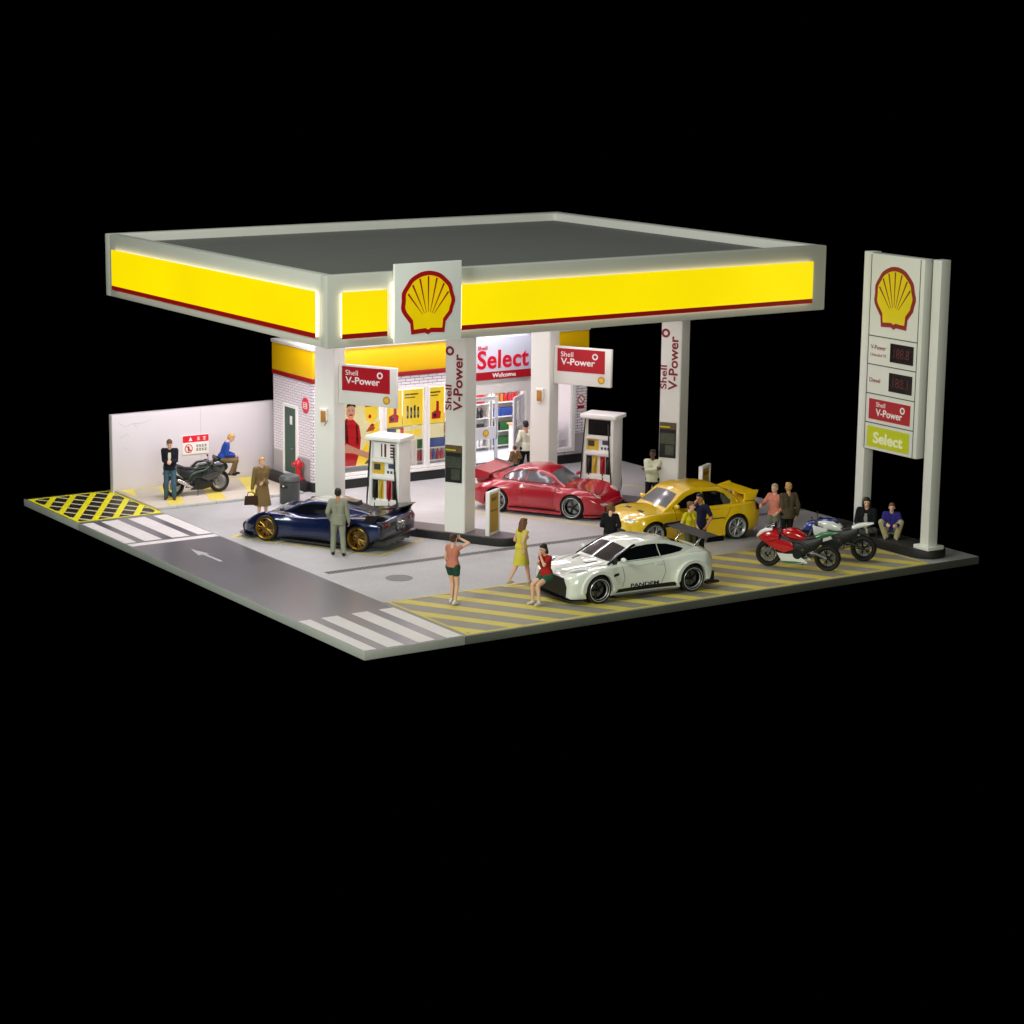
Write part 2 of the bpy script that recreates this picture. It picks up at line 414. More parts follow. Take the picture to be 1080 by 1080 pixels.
def hatch_box(x0, y0, x1, y1, step, wd, slope):
    """diagonal lattice clipped to a rectangle"""
    out = []
    def clip(poly):
        for ax, lim, sg in ((0, x0, 1), (0, x1, -1), (1, y0, 1), (1, y1, -1)):
            res = []
            for i in range(len(poly)):
                a, b2 = poly[i], poly[(i + 1) % len(poly)]
                da, db = sg * (a[ax] - lim), sg * (b2[ax] - lim)
                if da >= 0: res.append(a)
                if da * db < 0:
                    t = da / (da - db); res.append((a[0] + t * (b2[0] - a[0]), a[1] + t * (b2[1] - a[1])))
            poly = res
            if len(poly) < 3: return None
        return poly
    H = y1 - y0; c = x0 - 3 * H
    while c < x1 + 3 * H:
        p = clip([(c, y0), (c + wd, y0), (c + wd + slope * H, y1), (c + slope * H, y1)])
        if p: out.append(p)
        c += step
    return out
hx = hatch_box(0.1, 15.5, 2.5, 18.9, 0.62, 0.2, 0.62)
hw = hatch_box(0.1, 15.5, 2.5, 18.9, 0.62, 0.11, -0.62)
sheet('hatching_cream_marking', hw, 0.008, mat('cream_paint', '#c9c39a', 0.5, var=0.08))
sheet('hatching_yellow_marking', hx, 0.012, M_ybrt)
sheet('hatching_border_marking', [rect(0.02, 15.42, 2.56, 15.5), rect(0.02, 18.9, 2.56, 18.98), rect(0.02, 15.5, 0.1, 18.9), rect(2.5, 15.5, 2.56, 18.9)], 0.016, M_ybrt)
# striped parking strip along the front edge
sheet('parking_strip', [rect(2.62, 0.012, 16.62, 3.56)], 0.004, M_bay)
st = []; c = 1.7
for p in hatch_box(2.75, 0.12, 16.5, 3.48, 1.02, 0.40, -0.62): st.append(p)
sheet('parking_strip_stripes', st, 0.008, M_yline)
sheet('parking_strip_border', [rect(2.68, 3.48, 16.56, 3.55), rect(2.68, 0.03, 16.56, 0.12), rect(2.68, 0.12, 2.75, 3.48), rect(16.5, 0.12, 16.56, 3.48)], 0.012, M_yline)
# drain channel, manholes, bay outlines, door crossing
dr = B(); dr.span((2.9, 6.72, 0.002), (18.23, 6.98, 0.006))
struct(dr.build('drain_channel', M_drain, None, 0))
sl = []
x = 2.95
while x < 18.15: sl.append(rect(x, 6.76, x + 0.05, 6.94)); x += 0.1
sheet('drain_slots', sl, 0.009, M_dk, 0.002)
for mx_, my_ in ((4.2, 5.5), (14.3, 5.0)):
    b = B(); b.cyl((mx_, my_, 0.0), (mx_, my_, 0.006), 0.34, n=40); b.lathe([(0.27, 0.0062), (0.3, 0.0062), (0.3, 0.009), (0.27, 0.009)], Matrix.Translation((mx_, my_, 0)), 40, True)
    struct(b.build('manhole_cover', M_man, None, 0))
UX, UY, VX, VY = 0.5, -0.8660254, 0.8660254, 0.5
def iw(u, v, dx=0.0): return (u * UX + v * VX + dx, u * UY + v * VY)
def iline(u0, v0, u1, v1, dx, wd=0.045):
    a = Vector(iw(u0, v0, dx)); b_ = Vector(iw(u1, v1, dx)); d = (b_ - a).normalized(); n = Vector((-d.y, d.x)) * wd
    return [tuple(a - n), tuple(b_ - n), tuple(b_ + n), tuple(a + n)]
bl = []
for dx in (0, 7.0):
    bl += [iline(-8.8, 8.3, -4.2, 8.3, dx), iline(-4.245, 8.345, -4.245, 10.6, dx), iline(-8.755, 8.345, -8.755, 10.6, dx)]
    if dx: bl += [iline(-7.2, 13.9, -3.6, 13.9, dx), iline(-3.645, 11.7, -3.645, 13.855, dx)]
sheet('pump_bay_lines', bl, 0.004, M_yline, 0.002)
sheet('door_crossing_marking', [rect(13.0, yy, 15.0, yy + 0.24) for yy in (13.7, 14.2, 14.7, 15.2)], 0.005, M_wline, 0.002)
# pavement by the boundary wall
b = B(); b.span((2.57, 15.86, 0.0), (7.2, 18.64, 0.07), 0.015); struct(b.build('pavement', M_pave, None, 30))
ys = hatch_box(2.72, 16.0, 7.1, 18.5, 1.3, 0.5, 0.35)
sheet('pavement_yellow_marking', ys + [rect(2.66, 18.5, 7.1, 18.6)], 0.075, M_yline)
b = B(); x = 2.6
while x < 7.1: b.span((x, 15.78, 0), (min(x + 0.58, 7.2), 15.856, 0.075), 0.008); x += 0.6
struct(b.build('pavement_kerb', M_edge, None, 30))

# ---------------------------------------------------------------- boundary wall and its warning sign
b = B(); b.span((2.53, 18.65, 0.0), (8.6, 18.85, 2.27), 0.012)
wl = b.build('boundary_wall', M_wall, None, 30); tag(wl, 'plain white boundary wall behind the dark motorcycle', 'wall')
b = B()
for pts in ([(2.75, 2.02), (2.95, 1.9), (3.2, 1.98), (3.45, 1.95), (3.75, 2.05)], [(2.8, 1.6), (3.0, 1.68), (3.05, 1.62)], [(2.9, 1.3), (3.0, 1.24)], [(3.2, 1.98), (3.3, 1.86)]):
    b.tube([(p[0], 18.651, p[1]) for p in pts], 0.006, 5)
b.span((5.35, 18.646, 0.08), (5.356, 18.651, 2.25))
b.build('crack', M_crack, wl, 0)
sg = thing('warning_sign', 'red and white warning sign on the white boundary wall above the motorcycle', 'sign', (5.17, 18.63, 0.91))
F = frame((-0.43, -0.012, 0), (1, 0, 0), (0, 0, 1))
b = B(); b.span((-0.43, -0.012, 0), (0.43, 0.018, 0.57), 0.006); b.build('board', M_white2, sg, 30)
b = B(); b.prism(rect(0.012, 0.36, 0.848, 0.558), 0.001, 0.006, F); b.build('header_panel', M_bred, sg, 0)
b = B(); b.prism([(0.2, 0.40), (0.32, 0.40), (0.26, 0.52)], 0.007, 0.010, F); b.build('warning_triangle', M_white2, sg, 0)
def glyph(T, x, y, k, m, par):
    q = B()
    for r_ in (rect(0.0, 0.82, 1, 0.96), rect(0.1, 0.45, 0.9, 0.58), rect(0.0, 0.04, 1, 0.18), rect(0.42, 0.19, 0.58, 0.44), rect(0.42, 0.59, 0.58, 0.81)):
        q.prism([(x + p[0] * k, y + p[1] * k) for p in r_], 0, 0.004, T)
    q.build('lettering', m, par, 0)
for gx in (0.47, 0.66): glyph(F @ Matrix.Translation((0, 0, 0.0065)), gx, 0.405, 0.1, M_white2, sg)
ring_mesh('prohibition_ring', F @ Matrix.Translation((0, 0, 0.001)), 0.2, 0.18, 0.105, 0.13, M_bred, sg, 0.004)
b = B(); b.prism([(0.12, 0.24), (0.14, 0.26), (0.28, 0.12), (0.26, 0.10)], 0.006, 0.009, F); b.prism([(0.17, 0.10), (0.23, 0.10), (0.22, 0.25), (0.18, 0.25)], 0.001, 0.005, F); b.build('pictogram', M_sred, sg, 0)
for gx in range(4):
    glyph(F @ Matrix.Translation((0, 0, 0.001)), 0.44 + gx * 0.09, 0.2, 0.075, M_black, sg)
    glyph(F @ Matrix.Translation((0, 0, 0.001)), 0.44 + gx * 0.09, 0.09, 0.075, M_black, sg)

# ---------------------------------------------------------------- shop building
XL, XR, YF, YB = 7.57, 17.22, 15.88, 18.27
shop = thing('shop_building', 'white brick shop with yellow band and glazed front behind the pumps', 'shop', ((XL + XR) / 2, (YF + YB) / 2, 0))
SI = Matrix.Translation(-shop.location)
def sh(b, name, m, smooth=30, parent=None):
    for v in b.bm.verts: v.co -= shop.location
    return b.build(name, m, parent or shop, smooth)
FP = SI @ frame((0, YF, 0), (1, 0, 0), (0, 0, 1))      # front plane, x right, z up, normal towards the pumps
LP = SI @ frame((XL, 0, 0), (0, -1, 0), (0, 0, 1))     # side plane, local x = -y
b = B(); b.span((XL, YF + 0.14, 0.27), (XL + 0.14, YB - 0.001, 3.16)); sh(b, 'wall', M_brickL)
b = B(); b.span((XL - 0.012, YF + 0.16, 0.27), (XL - 0.002, YB - 0.02, 0.92)); sh(b, 'dado', M_gren)
b = B(); b.span((XR - 0.14, YF + 0.14, 0.27), (XR, YB, 3.16)); sh(b, 'wall', M_white)
b = B(); b.span((XL + 0.14, YB - 0.14, 0.27), (XR - 0.14, YB, 3.16)); sh(b, 'wall', M_white)
b = B()
b.span((XL, YF, 0.27), (8.44, YF + 0.138, 3.16)); b.span((8.44, YF, 2.86), (12.8, YF + 0.138, 3.16))
b.span((8.44, YF, 0.27), (12.8, YF + 0.138, 0.36)); sh(b, 'wall', M_brickF); b = B()
b.span((15.1, YF, 2.86), (16.78, YF + 0.138, 3.16)); b.span((15.1, YF, 0.27), (16.78, YF + 0.138, 0.36)); b.span((16.78, YF, 0.27), (XR, YF + 0.138, 3.16))
sh(b, 'wall', M_brickF)
b = B(); b.span((16.78, YF - 0.01, 0.27), (XR, YF - 0.002, 0.92)); sh(b, 'dado', M_gren)
b = B(); b.span((XL - 0.05, YF - 0.07, 0.0), (12.82, YB, 0.262), 0.01); b.span((15.06, YF - 0.07, 0.0), (XR, YB, 0.262), 0.01); b.span((12.825, YF + 0.05, 0), (15.055, YB, 0.2)); sh(b, 'plinth', M_kerb)
b = B(); b.span((12.9, YF - 0.45, 0), (15.0, YF - 0.075, 0.1), 0.01); sh(b, 'step', M_dk)
b = B(); b.span((XL + 0.15, YF + 0.145, 0.264), (XR - 0.15, YB - 0.15, 0.28)); sh(b, 'floor', M_intile, 0)
b = B(); b.span((XL - 0.03, YF - 0.03, 3.30), (XR + 0.03, YB + 0.02, 4.10), 0.008); sh(b, 'yellow_band', M_yel)
b = B(); b.span((XL - 0.035, YF - 0.035, 3.165), (XR + 0.035, YB + 0.025, 3.298), 0.006); sh(b, 'red_stripe', M_red)
b = B(); b.span((XL - 0.06, YF - 0.06, 4.103), (XR + 0.06, YB + 0.04, 4.2), 0.01); sh(b, 'roof', M_white)
# hollow under the band: an inner lining keeps the room light
# side door with its white frame, round sign
b = B()
for a_, c_ in (((16.76, 0.28), (16.84, 2.38)), ((17.52, 0.28), (17.62, 2.38)), ((16.84, 2.3), (17.52, 2.38)), ((16.84, 0.28), (17.52, 0.36))):
    b.span((XL - 0.05, a_[0], a_[1]), (XL + 0.01, c_[0], c_[1]))
dr_ = sh(b, 'door', M_white2)
b = B(); b.span((XL - 0.03, 16.84, 0.36), (XL + 0.005, 17.52, 2.3)); sh(b, 'door_leaf', M_green, 30, dr_)
b = B(); b.span((XL - 0.036, 17.06, 1.8), (XL - 0.0305, 17.2, 2.05)); sh(b, 'notice', M_white2, 0, dr_)
b = B(); b.tube([(XL - 0.035, 16.94, 1.1), (XL - 0.08, 16.94, 1.1), (XL - 0.08, 17.06, 1.1)], 0.014, 6); sh(b, 'handle', M_steel, 30, dr_)
rs = thing('round_sign', 'round red notice on the brick side wall beside the green door', 'sign', (XL - 0.005, 16.29, 2.48))
RP = frame((0, 0, 0), (0, -1, 0), (0, 0, 1))
b = B(); b.prism([(0.2 * math.cos(i * math.pi / 16), 0.23 * math.sin(i * math.pi / 16)) for i in range(32)], 0, 0.02, RP); b.build('disc', M_bred, rs, 20)
b = B(); b.prism(rect(-0.12, -0.09, 0.12, 0.09), 0.0205, 0.024, RP); b.build('centre_panel', M_white2, rs, 0)
b = B()
for k in range(3): b.prism(rect(-0.09, -0.07 + k * 0.055, 0.09, -0.04 + k * 0.055), 0.0245, 0.026, RP)
b.build('notice_print', M_bred, rs, 0)
# front glazing
def window(x0, x1, z0, z1, fr=0.075):
    b = B()
    b.span((x0, YF - 0.045, z0), (x0 + fr, YF + 0.1, z1)); b.span((x1 - fr, YF - 0.045, z0), (x1, YF + 0.1, z1))
    b.span((x0 + fr, YF - 0.045, z0), (x1 - fr, YF + 0.1, z0 + fr)); b.span((x0 + fr, YF - 0.045, z1 - fr), (x1 - fr, YF + 0.1, z1))
    wdw = sh(b, 'window', M_white2)
    b = B(); b.span((x0 + fr, YF + 0.03, z0 + fr), (x1 - fr, YF + 0.04, z1 - fr)); sh(b, 'pane', M_pane, 0, wdw)
    return wdw
wins = [window(8.44, 9.94, 0.37, 2.85), window(9.95, 11.42, 0.37, 2.85), window(11.43, 12.80, 0.37, 2.85)]
wsv = window(15.1, 16.77, 0.37, 2.85, 0.12)
b = B(); b.span((8.42, YF - 0.1, 0.28), (12.8, YF - 0.046, 0.36), 0.008); sh(b, 'sill', M_white2, 30)
# posters in the windows (printed sheets hanging just behind the glass)
def flat(pp, z, m, par, name, h=0.002, M=FP):
    for p in pp:
        b = B(); b.prism(p, z, z + h, M); o = b.build(name, m, par, 0)
    return o
PZ = -0.055
def oval(cx, cy, a, c, n=20): return [(cx + a * math.cos(2*math.pi*i/n), cy + c * math.sin(2*math.pi*i/n)) for i in range(n)]
flat([rect(8.52, 0.45, 9.86, 0.615)], PZ, M_white2, wins[0], 'kick_panel')
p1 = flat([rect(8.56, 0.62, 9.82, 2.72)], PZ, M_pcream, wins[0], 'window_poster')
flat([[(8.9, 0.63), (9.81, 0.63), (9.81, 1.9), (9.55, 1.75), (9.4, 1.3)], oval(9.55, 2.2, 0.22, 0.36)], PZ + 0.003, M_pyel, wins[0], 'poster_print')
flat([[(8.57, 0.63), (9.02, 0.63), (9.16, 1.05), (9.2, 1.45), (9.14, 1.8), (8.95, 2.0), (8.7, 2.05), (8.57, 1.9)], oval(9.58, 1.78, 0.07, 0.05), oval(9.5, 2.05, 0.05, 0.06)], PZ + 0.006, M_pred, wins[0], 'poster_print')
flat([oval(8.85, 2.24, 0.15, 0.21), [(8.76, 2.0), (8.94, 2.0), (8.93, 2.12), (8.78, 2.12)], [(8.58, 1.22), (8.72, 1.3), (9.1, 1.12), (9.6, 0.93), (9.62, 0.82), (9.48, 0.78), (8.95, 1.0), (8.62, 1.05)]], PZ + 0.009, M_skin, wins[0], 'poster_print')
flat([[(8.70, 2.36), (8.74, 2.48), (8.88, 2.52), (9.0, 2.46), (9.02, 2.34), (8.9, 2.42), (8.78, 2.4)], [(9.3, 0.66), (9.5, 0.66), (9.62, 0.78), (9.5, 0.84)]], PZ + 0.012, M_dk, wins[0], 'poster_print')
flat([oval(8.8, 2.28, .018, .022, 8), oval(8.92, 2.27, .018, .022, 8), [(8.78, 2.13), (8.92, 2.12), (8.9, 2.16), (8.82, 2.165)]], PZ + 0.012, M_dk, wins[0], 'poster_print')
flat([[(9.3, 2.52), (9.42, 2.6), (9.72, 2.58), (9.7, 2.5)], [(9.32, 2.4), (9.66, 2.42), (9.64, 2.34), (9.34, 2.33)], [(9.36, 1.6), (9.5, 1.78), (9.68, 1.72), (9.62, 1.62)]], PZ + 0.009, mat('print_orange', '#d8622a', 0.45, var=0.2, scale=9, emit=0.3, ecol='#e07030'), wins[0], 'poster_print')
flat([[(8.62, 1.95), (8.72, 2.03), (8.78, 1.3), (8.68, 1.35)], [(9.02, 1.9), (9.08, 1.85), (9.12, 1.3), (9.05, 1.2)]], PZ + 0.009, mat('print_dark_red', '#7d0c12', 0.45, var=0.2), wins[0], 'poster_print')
rnd = random.Random(3)
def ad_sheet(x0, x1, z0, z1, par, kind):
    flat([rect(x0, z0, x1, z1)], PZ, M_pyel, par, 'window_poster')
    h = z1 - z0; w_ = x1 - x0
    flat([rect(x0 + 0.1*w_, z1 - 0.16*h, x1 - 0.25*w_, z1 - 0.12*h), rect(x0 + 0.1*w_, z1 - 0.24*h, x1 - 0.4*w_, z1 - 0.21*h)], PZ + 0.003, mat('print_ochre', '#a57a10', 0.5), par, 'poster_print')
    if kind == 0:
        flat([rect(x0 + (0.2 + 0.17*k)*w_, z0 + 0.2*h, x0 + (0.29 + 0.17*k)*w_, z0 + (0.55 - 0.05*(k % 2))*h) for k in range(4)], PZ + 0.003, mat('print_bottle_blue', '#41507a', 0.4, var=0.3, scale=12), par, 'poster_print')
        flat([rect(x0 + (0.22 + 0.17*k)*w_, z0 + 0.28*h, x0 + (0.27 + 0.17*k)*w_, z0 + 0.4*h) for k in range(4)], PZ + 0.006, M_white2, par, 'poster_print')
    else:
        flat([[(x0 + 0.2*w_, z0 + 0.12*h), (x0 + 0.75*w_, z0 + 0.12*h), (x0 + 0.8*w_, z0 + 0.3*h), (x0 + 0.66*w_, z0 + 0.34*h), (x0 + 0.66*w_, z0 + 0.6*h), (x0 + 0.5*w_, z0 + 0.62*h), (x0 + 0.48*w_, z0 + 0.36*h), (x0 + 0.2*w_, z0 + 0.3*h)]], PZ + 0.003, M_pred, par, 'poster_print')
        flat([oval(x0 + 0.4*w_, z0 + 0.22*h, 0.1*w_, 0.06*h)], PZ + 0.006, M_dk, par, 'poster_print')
ad_sheet(10.04, 10.6, 1.66, 2.74, wins[1], 1); ad_sheet(10.62, 11.33, 1.66, 2.74, wins[1], 0)
flat([rect(10.66, 1.22, 11.33, 1.64), rect(11.52, 1.22, 12.05, 1.64)], PZ, M_pcream, wins[1], 'window_poster')
flat([rect(10.7, 1.3, 10.95, 1.5), rect(11.0, 1.34, 11.25, 1.54)], PZ + 0.003, M_pyel, wins[1], 'poster_print')
ad_sheet(11.52, 12.06, 1.66, 2.74, wins[2], 1); ad_sheet(12.1, 12.7, 1.66, 2.74, wins[2], 0)
# low cabinet fronts visible through the glass below the posters
# entrance portal, doors
b = B()
b.span((12.82, YF - 0.16, 0.1), (13.06, YF + 0.14, 3.0)); b.span((14.86, YF - 0.16, 0.1), (15.08, YF + 0.14, 3.0)); b.span((13.06, YF - 0.16, 2.42), (14.86, YF + 0.14, 3.0))
portal = sh(b, 'entrance_portal', M_white2)
def leaf(x0, x1):
    b = B(); t = 0.1
    wd = x1 - x0
    b.span((0, -0.025, 0.12), (t, 0.025, 2.3)); b.span((wd - t, -0.025, 0.12), (wd, 0.025, 2.3))
    b.span((t, -0.025, 0.12), (wd - t, 0.025, 0.26)); b.span((t, -0.025, 2.18), (wd - t, 0.025, 2.3)); b.span((t, -0.025, 1.02), (wd - t, 0.025, 1.38))
    return b
for hx_, ang, nm in ((13.07, 0, 'shut'), (14.85, 0, 'open')):
    lf = leaf(0, 0.88)
    sgn = 1 if nm == 'shut' else -1
    T = Matrix.Translation(Vector((hx_, YF + 0.02, 0)) - shop.location) @ Matrix.Rotation(0 if nm == 'shut' else R(38), 4, 'Z') @ Matrix.Diagonal((sgn, 1, 1, 1))
    for v in lf.bm.verts: v.co = T @ v.co
    lo = lf.build('door', M_alu, shop, 30); lo['label'] = 'glazed entrance door standing %s' % nm
    g_ = B(); g_.span((0.1, -0.006, 0.26), (0.78, 0.006, 1.02)); g_.span((0.1, -0.006, 1.38), (0.78, 0.006, 2.18))
    for v in g_.bm.verts: v.co = T @ v.co
    g_.build('pane', M_pane, lo, 0)
    BM = T @ frame((0, -0.026, 0), (1, 0, 0), (0, 0, 1))
    q = B(); q.prism(oval(0.44, 1.2, 0.11, 0.11), 0, 0.008, BM); q.build('door_badge', M_gold, lo, 20)
    q = B(); q.prism([(0.44 + p[0] * 0.15, 1.2 + p[1] * 0.15) for p in shell_outline()], 0.0085, 0.013, BM); q.build('door_badge', mat('badge_yellow', '#d8b23c', 0.4), lo, 20)
    q = B(); q.tube([T @ Vector((0.8, -0.03, 1.0)), T @ Vector((0.8, -0.07, 1.05)), T @ Vector((0.8, -0.07, 1.6)), T @ Vector((0.8, -0.03, 1.65))], 0.014, 6); q.build('handle', M_chrome, lo, 30)
# shop name sign over the door
ss = thing('shop_sign', 'white illuminated shop name sign over the entrance with red letters', 'sign', (13.92, YF - 0.06, 2.86))
b = B(); b.span((-1.02, -0.24, 0), (1.02, 0, 1.27), 0.015); b.build('sign_box', M_sel, ss, 30)
SP = frame((-1.02, -0.2405, 0), (1, 0, 0), (0, 0, 1))
b = B(); b.prism(rect(0.01, 0.01, 2.03, 0.25), 0, 0.008, SP); b.build('red_panel', M_sred, ss, 0)
text('lettering', 'Shell', SP, 0.1, 0.92, 0.34, 0.12, M_bred, ss, 0.012)
text('lettering', 'Select', SP, 0.09, 0.34, 1.84, 0.56, M_bred, ss, 0.022, 0.02, 1.05)
text('lettering', 'Welcome', SP @ Matrix.Translation((0, 0, 0.008)), 0.62, 0.07, 0.84, 0.13, M_white2, ss, 0.02)
# round no smoking style sign on the right brick pier
ns = thing('round_sign', 'small round red sign on the brick pier right of the serving window', 'sign', (17.0, YF - 0.002, 1.95))
NP = frame((0, 0, 0), (1, 0, 0), (0, 0, 1))
b = B(); b.prism(oval(0, 0, 0.13, 0.13), 0, 0.01, NP); b.build('disc', M_white2, ns, 20)
ring_mesh('ring', NP @ Matrix.Translation((0, 0, 0.0105)), 0, 0, 0.1, 0.135, M_sred, ns, 0.006)
b = B(); b.prism([(-0.09, 0.07), (-0.07, 0.09), (0.09, -0.07), (0.07, -0.09)], 0.0105, 0.015, NP); b.prism(rect(-0.13, -0.28, 0.13, -0.19), 0, 0.01, NP); b.build('sign_print', M_sred, ns, 0)
# dark kerb platform along the side wall
b = B(); b.span((7.22, 16.0, 0.0), (7.51, 18.25, 0.3), 0.012)
pl = b.build('side_platform', [M_kerb], None, 30); tag(pl, 'low dark raised platform along the brick side wall under the hydrant', 'platform')

# ---------------------------------------------------------------- canopy
CX0, CX1, CY0, CY1, CZ0, CZ1 = 1.28, 16.13, 3.88, 16.06, 6.06, 7.73
can = thing('station_canopy', 'flat filling station canopy with backlit yellow fascia on four white pillars', 'canopy', ((CX0 + CX1) / 2, (CY0 + CY1) / 2, 0))
CI = Matrix.Translation(-can.location)
def cn(b, name, m, smooth=30, parent=None):
    for v in b.bm.verts: v.co -= can.location
    return b.build(name, m, parent or can, smooth)
b = B(); T_ = 0.3
b.span((CX0, CY0, CZ0), (CX1, CY0 + T_, CZ1), 0.025); b.span((CX0, CY1 - T_, CZ0), (CX1, CY1, CZ1), 0.025)
b.span((CX0 + 0.002, CY0 + T_ - 0.03, CZ0 + 0.002), (CX0 + T_, CY1 - T_ + 0.03, CZ1 - 0.002), 0.025); b.span((CX1 - T_, CY0 + T_ - 0.03, CZ0 + 0.002), (CX1 - 0.002, CY1 - T_ + 0.03, CZ1 - 0.002), 0.025)
cn(b, 'fascia_frame', M_frame)
b = B(); b.span((CX0 + T_ + 0.003, CY0 + T_ + 0.003, 7.42), (CX1 - T_ - 0.003, CY1 - T_ - 0.003, 7.5)); cn(b, 'roof', M_roof, 0)
b = B(); b.span((CX0 + T_ + 0.02, CY1 - T_ - 0.03, 7.501), (CX1 - T_ - 0.02, CY1 - T_ - 0.004, 7.70)); cn(b, 'parapet_lit_face', M_white2, 0)  # added whiter sheets: the lit look of the rim's inner faces put into colour
b = B(); b.span((CX1 - T_ - 0.03, CY0 + T_ + 0.02, 7.501), (CX1 - T_ - 0.004, CY1 - T_ - 0.035, 7.70)); cn(b, 'parapet_lit_face', M_white2, 0)
b = B(); b.span((CX0 + T_ + 0.003, CY0 + T_ + 0.003, 6.10), (CX1 - T_ - 0.003, CY1 - T_ - 0.003, 6.16)); cn(b, 'ceiling', M_ceil, 0)
CF = CI @ frame((0, CY0, 0), (1, 0, 0), (0, 0, 1)); CL = CI @ frame((CX0, 0, 0), (0, -1, 0), (0, 0, 1))
CR = CI @ frame((CX1, 0, 0), (0, 1, 0), (0, 0, 1)); CB = CI @ frame((0, CY1, 0), (-1, 0, 0), (0, 0, 1))
def fascia(M, x0, x1):
    b = B(); b.prism(rect(x0 + 0.03, 6.30, x1 - 0.03, 7.32), 0.012, 0.085, M); h = b.build('led_rim', M_halo, can, 0)
    b = B(); b.prism(rect(x0, 6.39, x1, 7.35), 0.087, 0.11, M); b.build('fascia_panel', M_yglow, can, 0)
    b = B(); b.prism(rect(x0, 6.275, x1, 6.388), 0.087, 0.11, M); b.build('red_strip', M_rglow, can, 0)
fascia(CF, 1.62, 2.82); fascia(CF, 4.86, 15.61)
fascia(CL, -15.43, -4.25); fascia(CR, 4.43, 15.5); fascia(CB, -15.7, -1.7)
lp = B(); lp.prism(rect(2.97, 6.09, 4.80, 7.93), 0.10, 0.18, CF, 0.012); lp.build('logo_panel', M_wglow, can, 30)
hb = B(); hb.prism(rect(3.0, 6.2, 4.77, 7.5), 0.012, 0.095, CF); hb.build('led_rim', M_halo, can, 0)
shell_badge(CF @ Matrix.Translation((0, 0, 0.18)), 3.87, 6.98, 1.46, 1.5, M_lred, M_lyel, can, 0.02)
M_strip = mat('led_strip', '#ffffff', 0.5, var=0.01, emit=6.0, ecol='#fff2f6')
for yy in (6.2, 9.4, 12.6, 15.2):
    b = B(); b.span((1.9, yy - 0.05, 6.06), (15.5, yy + 0.05, 6.097)); cn(b, 'ceiling_light', M_strip, 0)
M_post = concrete('poster_photo', '#15170f', '#4a5140', 0.5, 1.5)
M_amber = mat('lamp_amber', '#a8742c', 0.4, var=0.2, scale=14)
def pillar(dx, uc, kind):
    """uc = u of the face that looks at the road"""
    P = lambda u, v, z: Vector((*iw(u, v, dx), z)) - can.location
    b = B()
    b.loft([[P(uc - 0.6, 10.78, z), P(uc, 10.78, z), P(uc, 11.38, z), P(uc - 0.6, 11.38, z)] for z in (0.225, 6.098)])
    es = [e for e in b.bm.edges if abs(e.verts[0].co.z - e.verts[1].co.z) > 1]
    bmesh.ops.bevel(b.bm, geom=es, offset=0.02, segments=2, affect='EDGES')
    po = b.build('pillar', M_white, can, 30)
    M = frame(P(0, 10.78, 0), (UX, UY, 0), (0, 0, 1))
    if kind == 'front':
        V = M @ Matrix(((0, -1, 0, 0), (1, 0, 0, 0), (0, 0, 1, 0), (0, 0, 0, 1)))   # text climbs the pillar
        text('lettering', 'V-Power', V, 3.45, -(uc - 0.09), 1.5, 0.27, M_dred, po, 0.025, 0.006)
        text('lettering', 'Shell', V, 3.47, -(uc - 0.41), 0.66, 0.185, M_dred, po, 0.02, 0.006)
        ring_mesh('ring_emblem', M, uc - 0.47, 5.02, 0.062, 0.125, M_dred, po, 0.006)
        b = B(); b.prism(rect(uc - 0.58, 1.56, uc - 0.09, 2.55), 0.001, 0.012, M); b.build('poster', M_black, po, 0)
        b = B(); b.prism(rect(uc - 0.56, 1.95, uc - 0.12, 2.25), 0.0125, 0.015, M); b.prism(rect(uc - 0.4, 1.64, uc - 0.15, 1.92), 0.0125, 0.015, M); b.build('poster_print', M_post, po, 0)
        b = B(); b.prism(rect(uc - 0.57, 2.36, uc - 0.10, 2.54), 0.0125, 0.015, M); b.build('poster_header', mat('poster_brown', '#5f4a2c', 0.5, var=0.3, scale=14), po, 0)
        b = B(); b.prism(rect(uc - 0.57, 2.405, uc - 0.27, 2.44), 0.0155, 0.017, M); b.build('poster_header', M_lime, po, 0)
    else:
        c_ = uc - 0.3
        b = B(); b.prism([(c_ - 0.1, 3.2), (c_ + 0.12, 3.2), (c_ + 0.12, 2.9), (c_ + 0.02, 2.76), (c_ - 0.03, 2.76), (c_ - 0.1, 2.9)], 0.001, 0.08, M, 0.01); l_ = b.build('wall_lamp', M_white2, po, 30)
        b = B(); b.prism(rect(c_ - 0.06, 2.84, c_ + 0.09, 3.15), 0.0805, 0.1, M, 0.006); b.build('lamp_face', M_amber, l_, 30)
    return po
for dx in (0, 7.0):
    pillar(dx, -3.126, 'front'); pillar(dx, -7.08, 'rear')

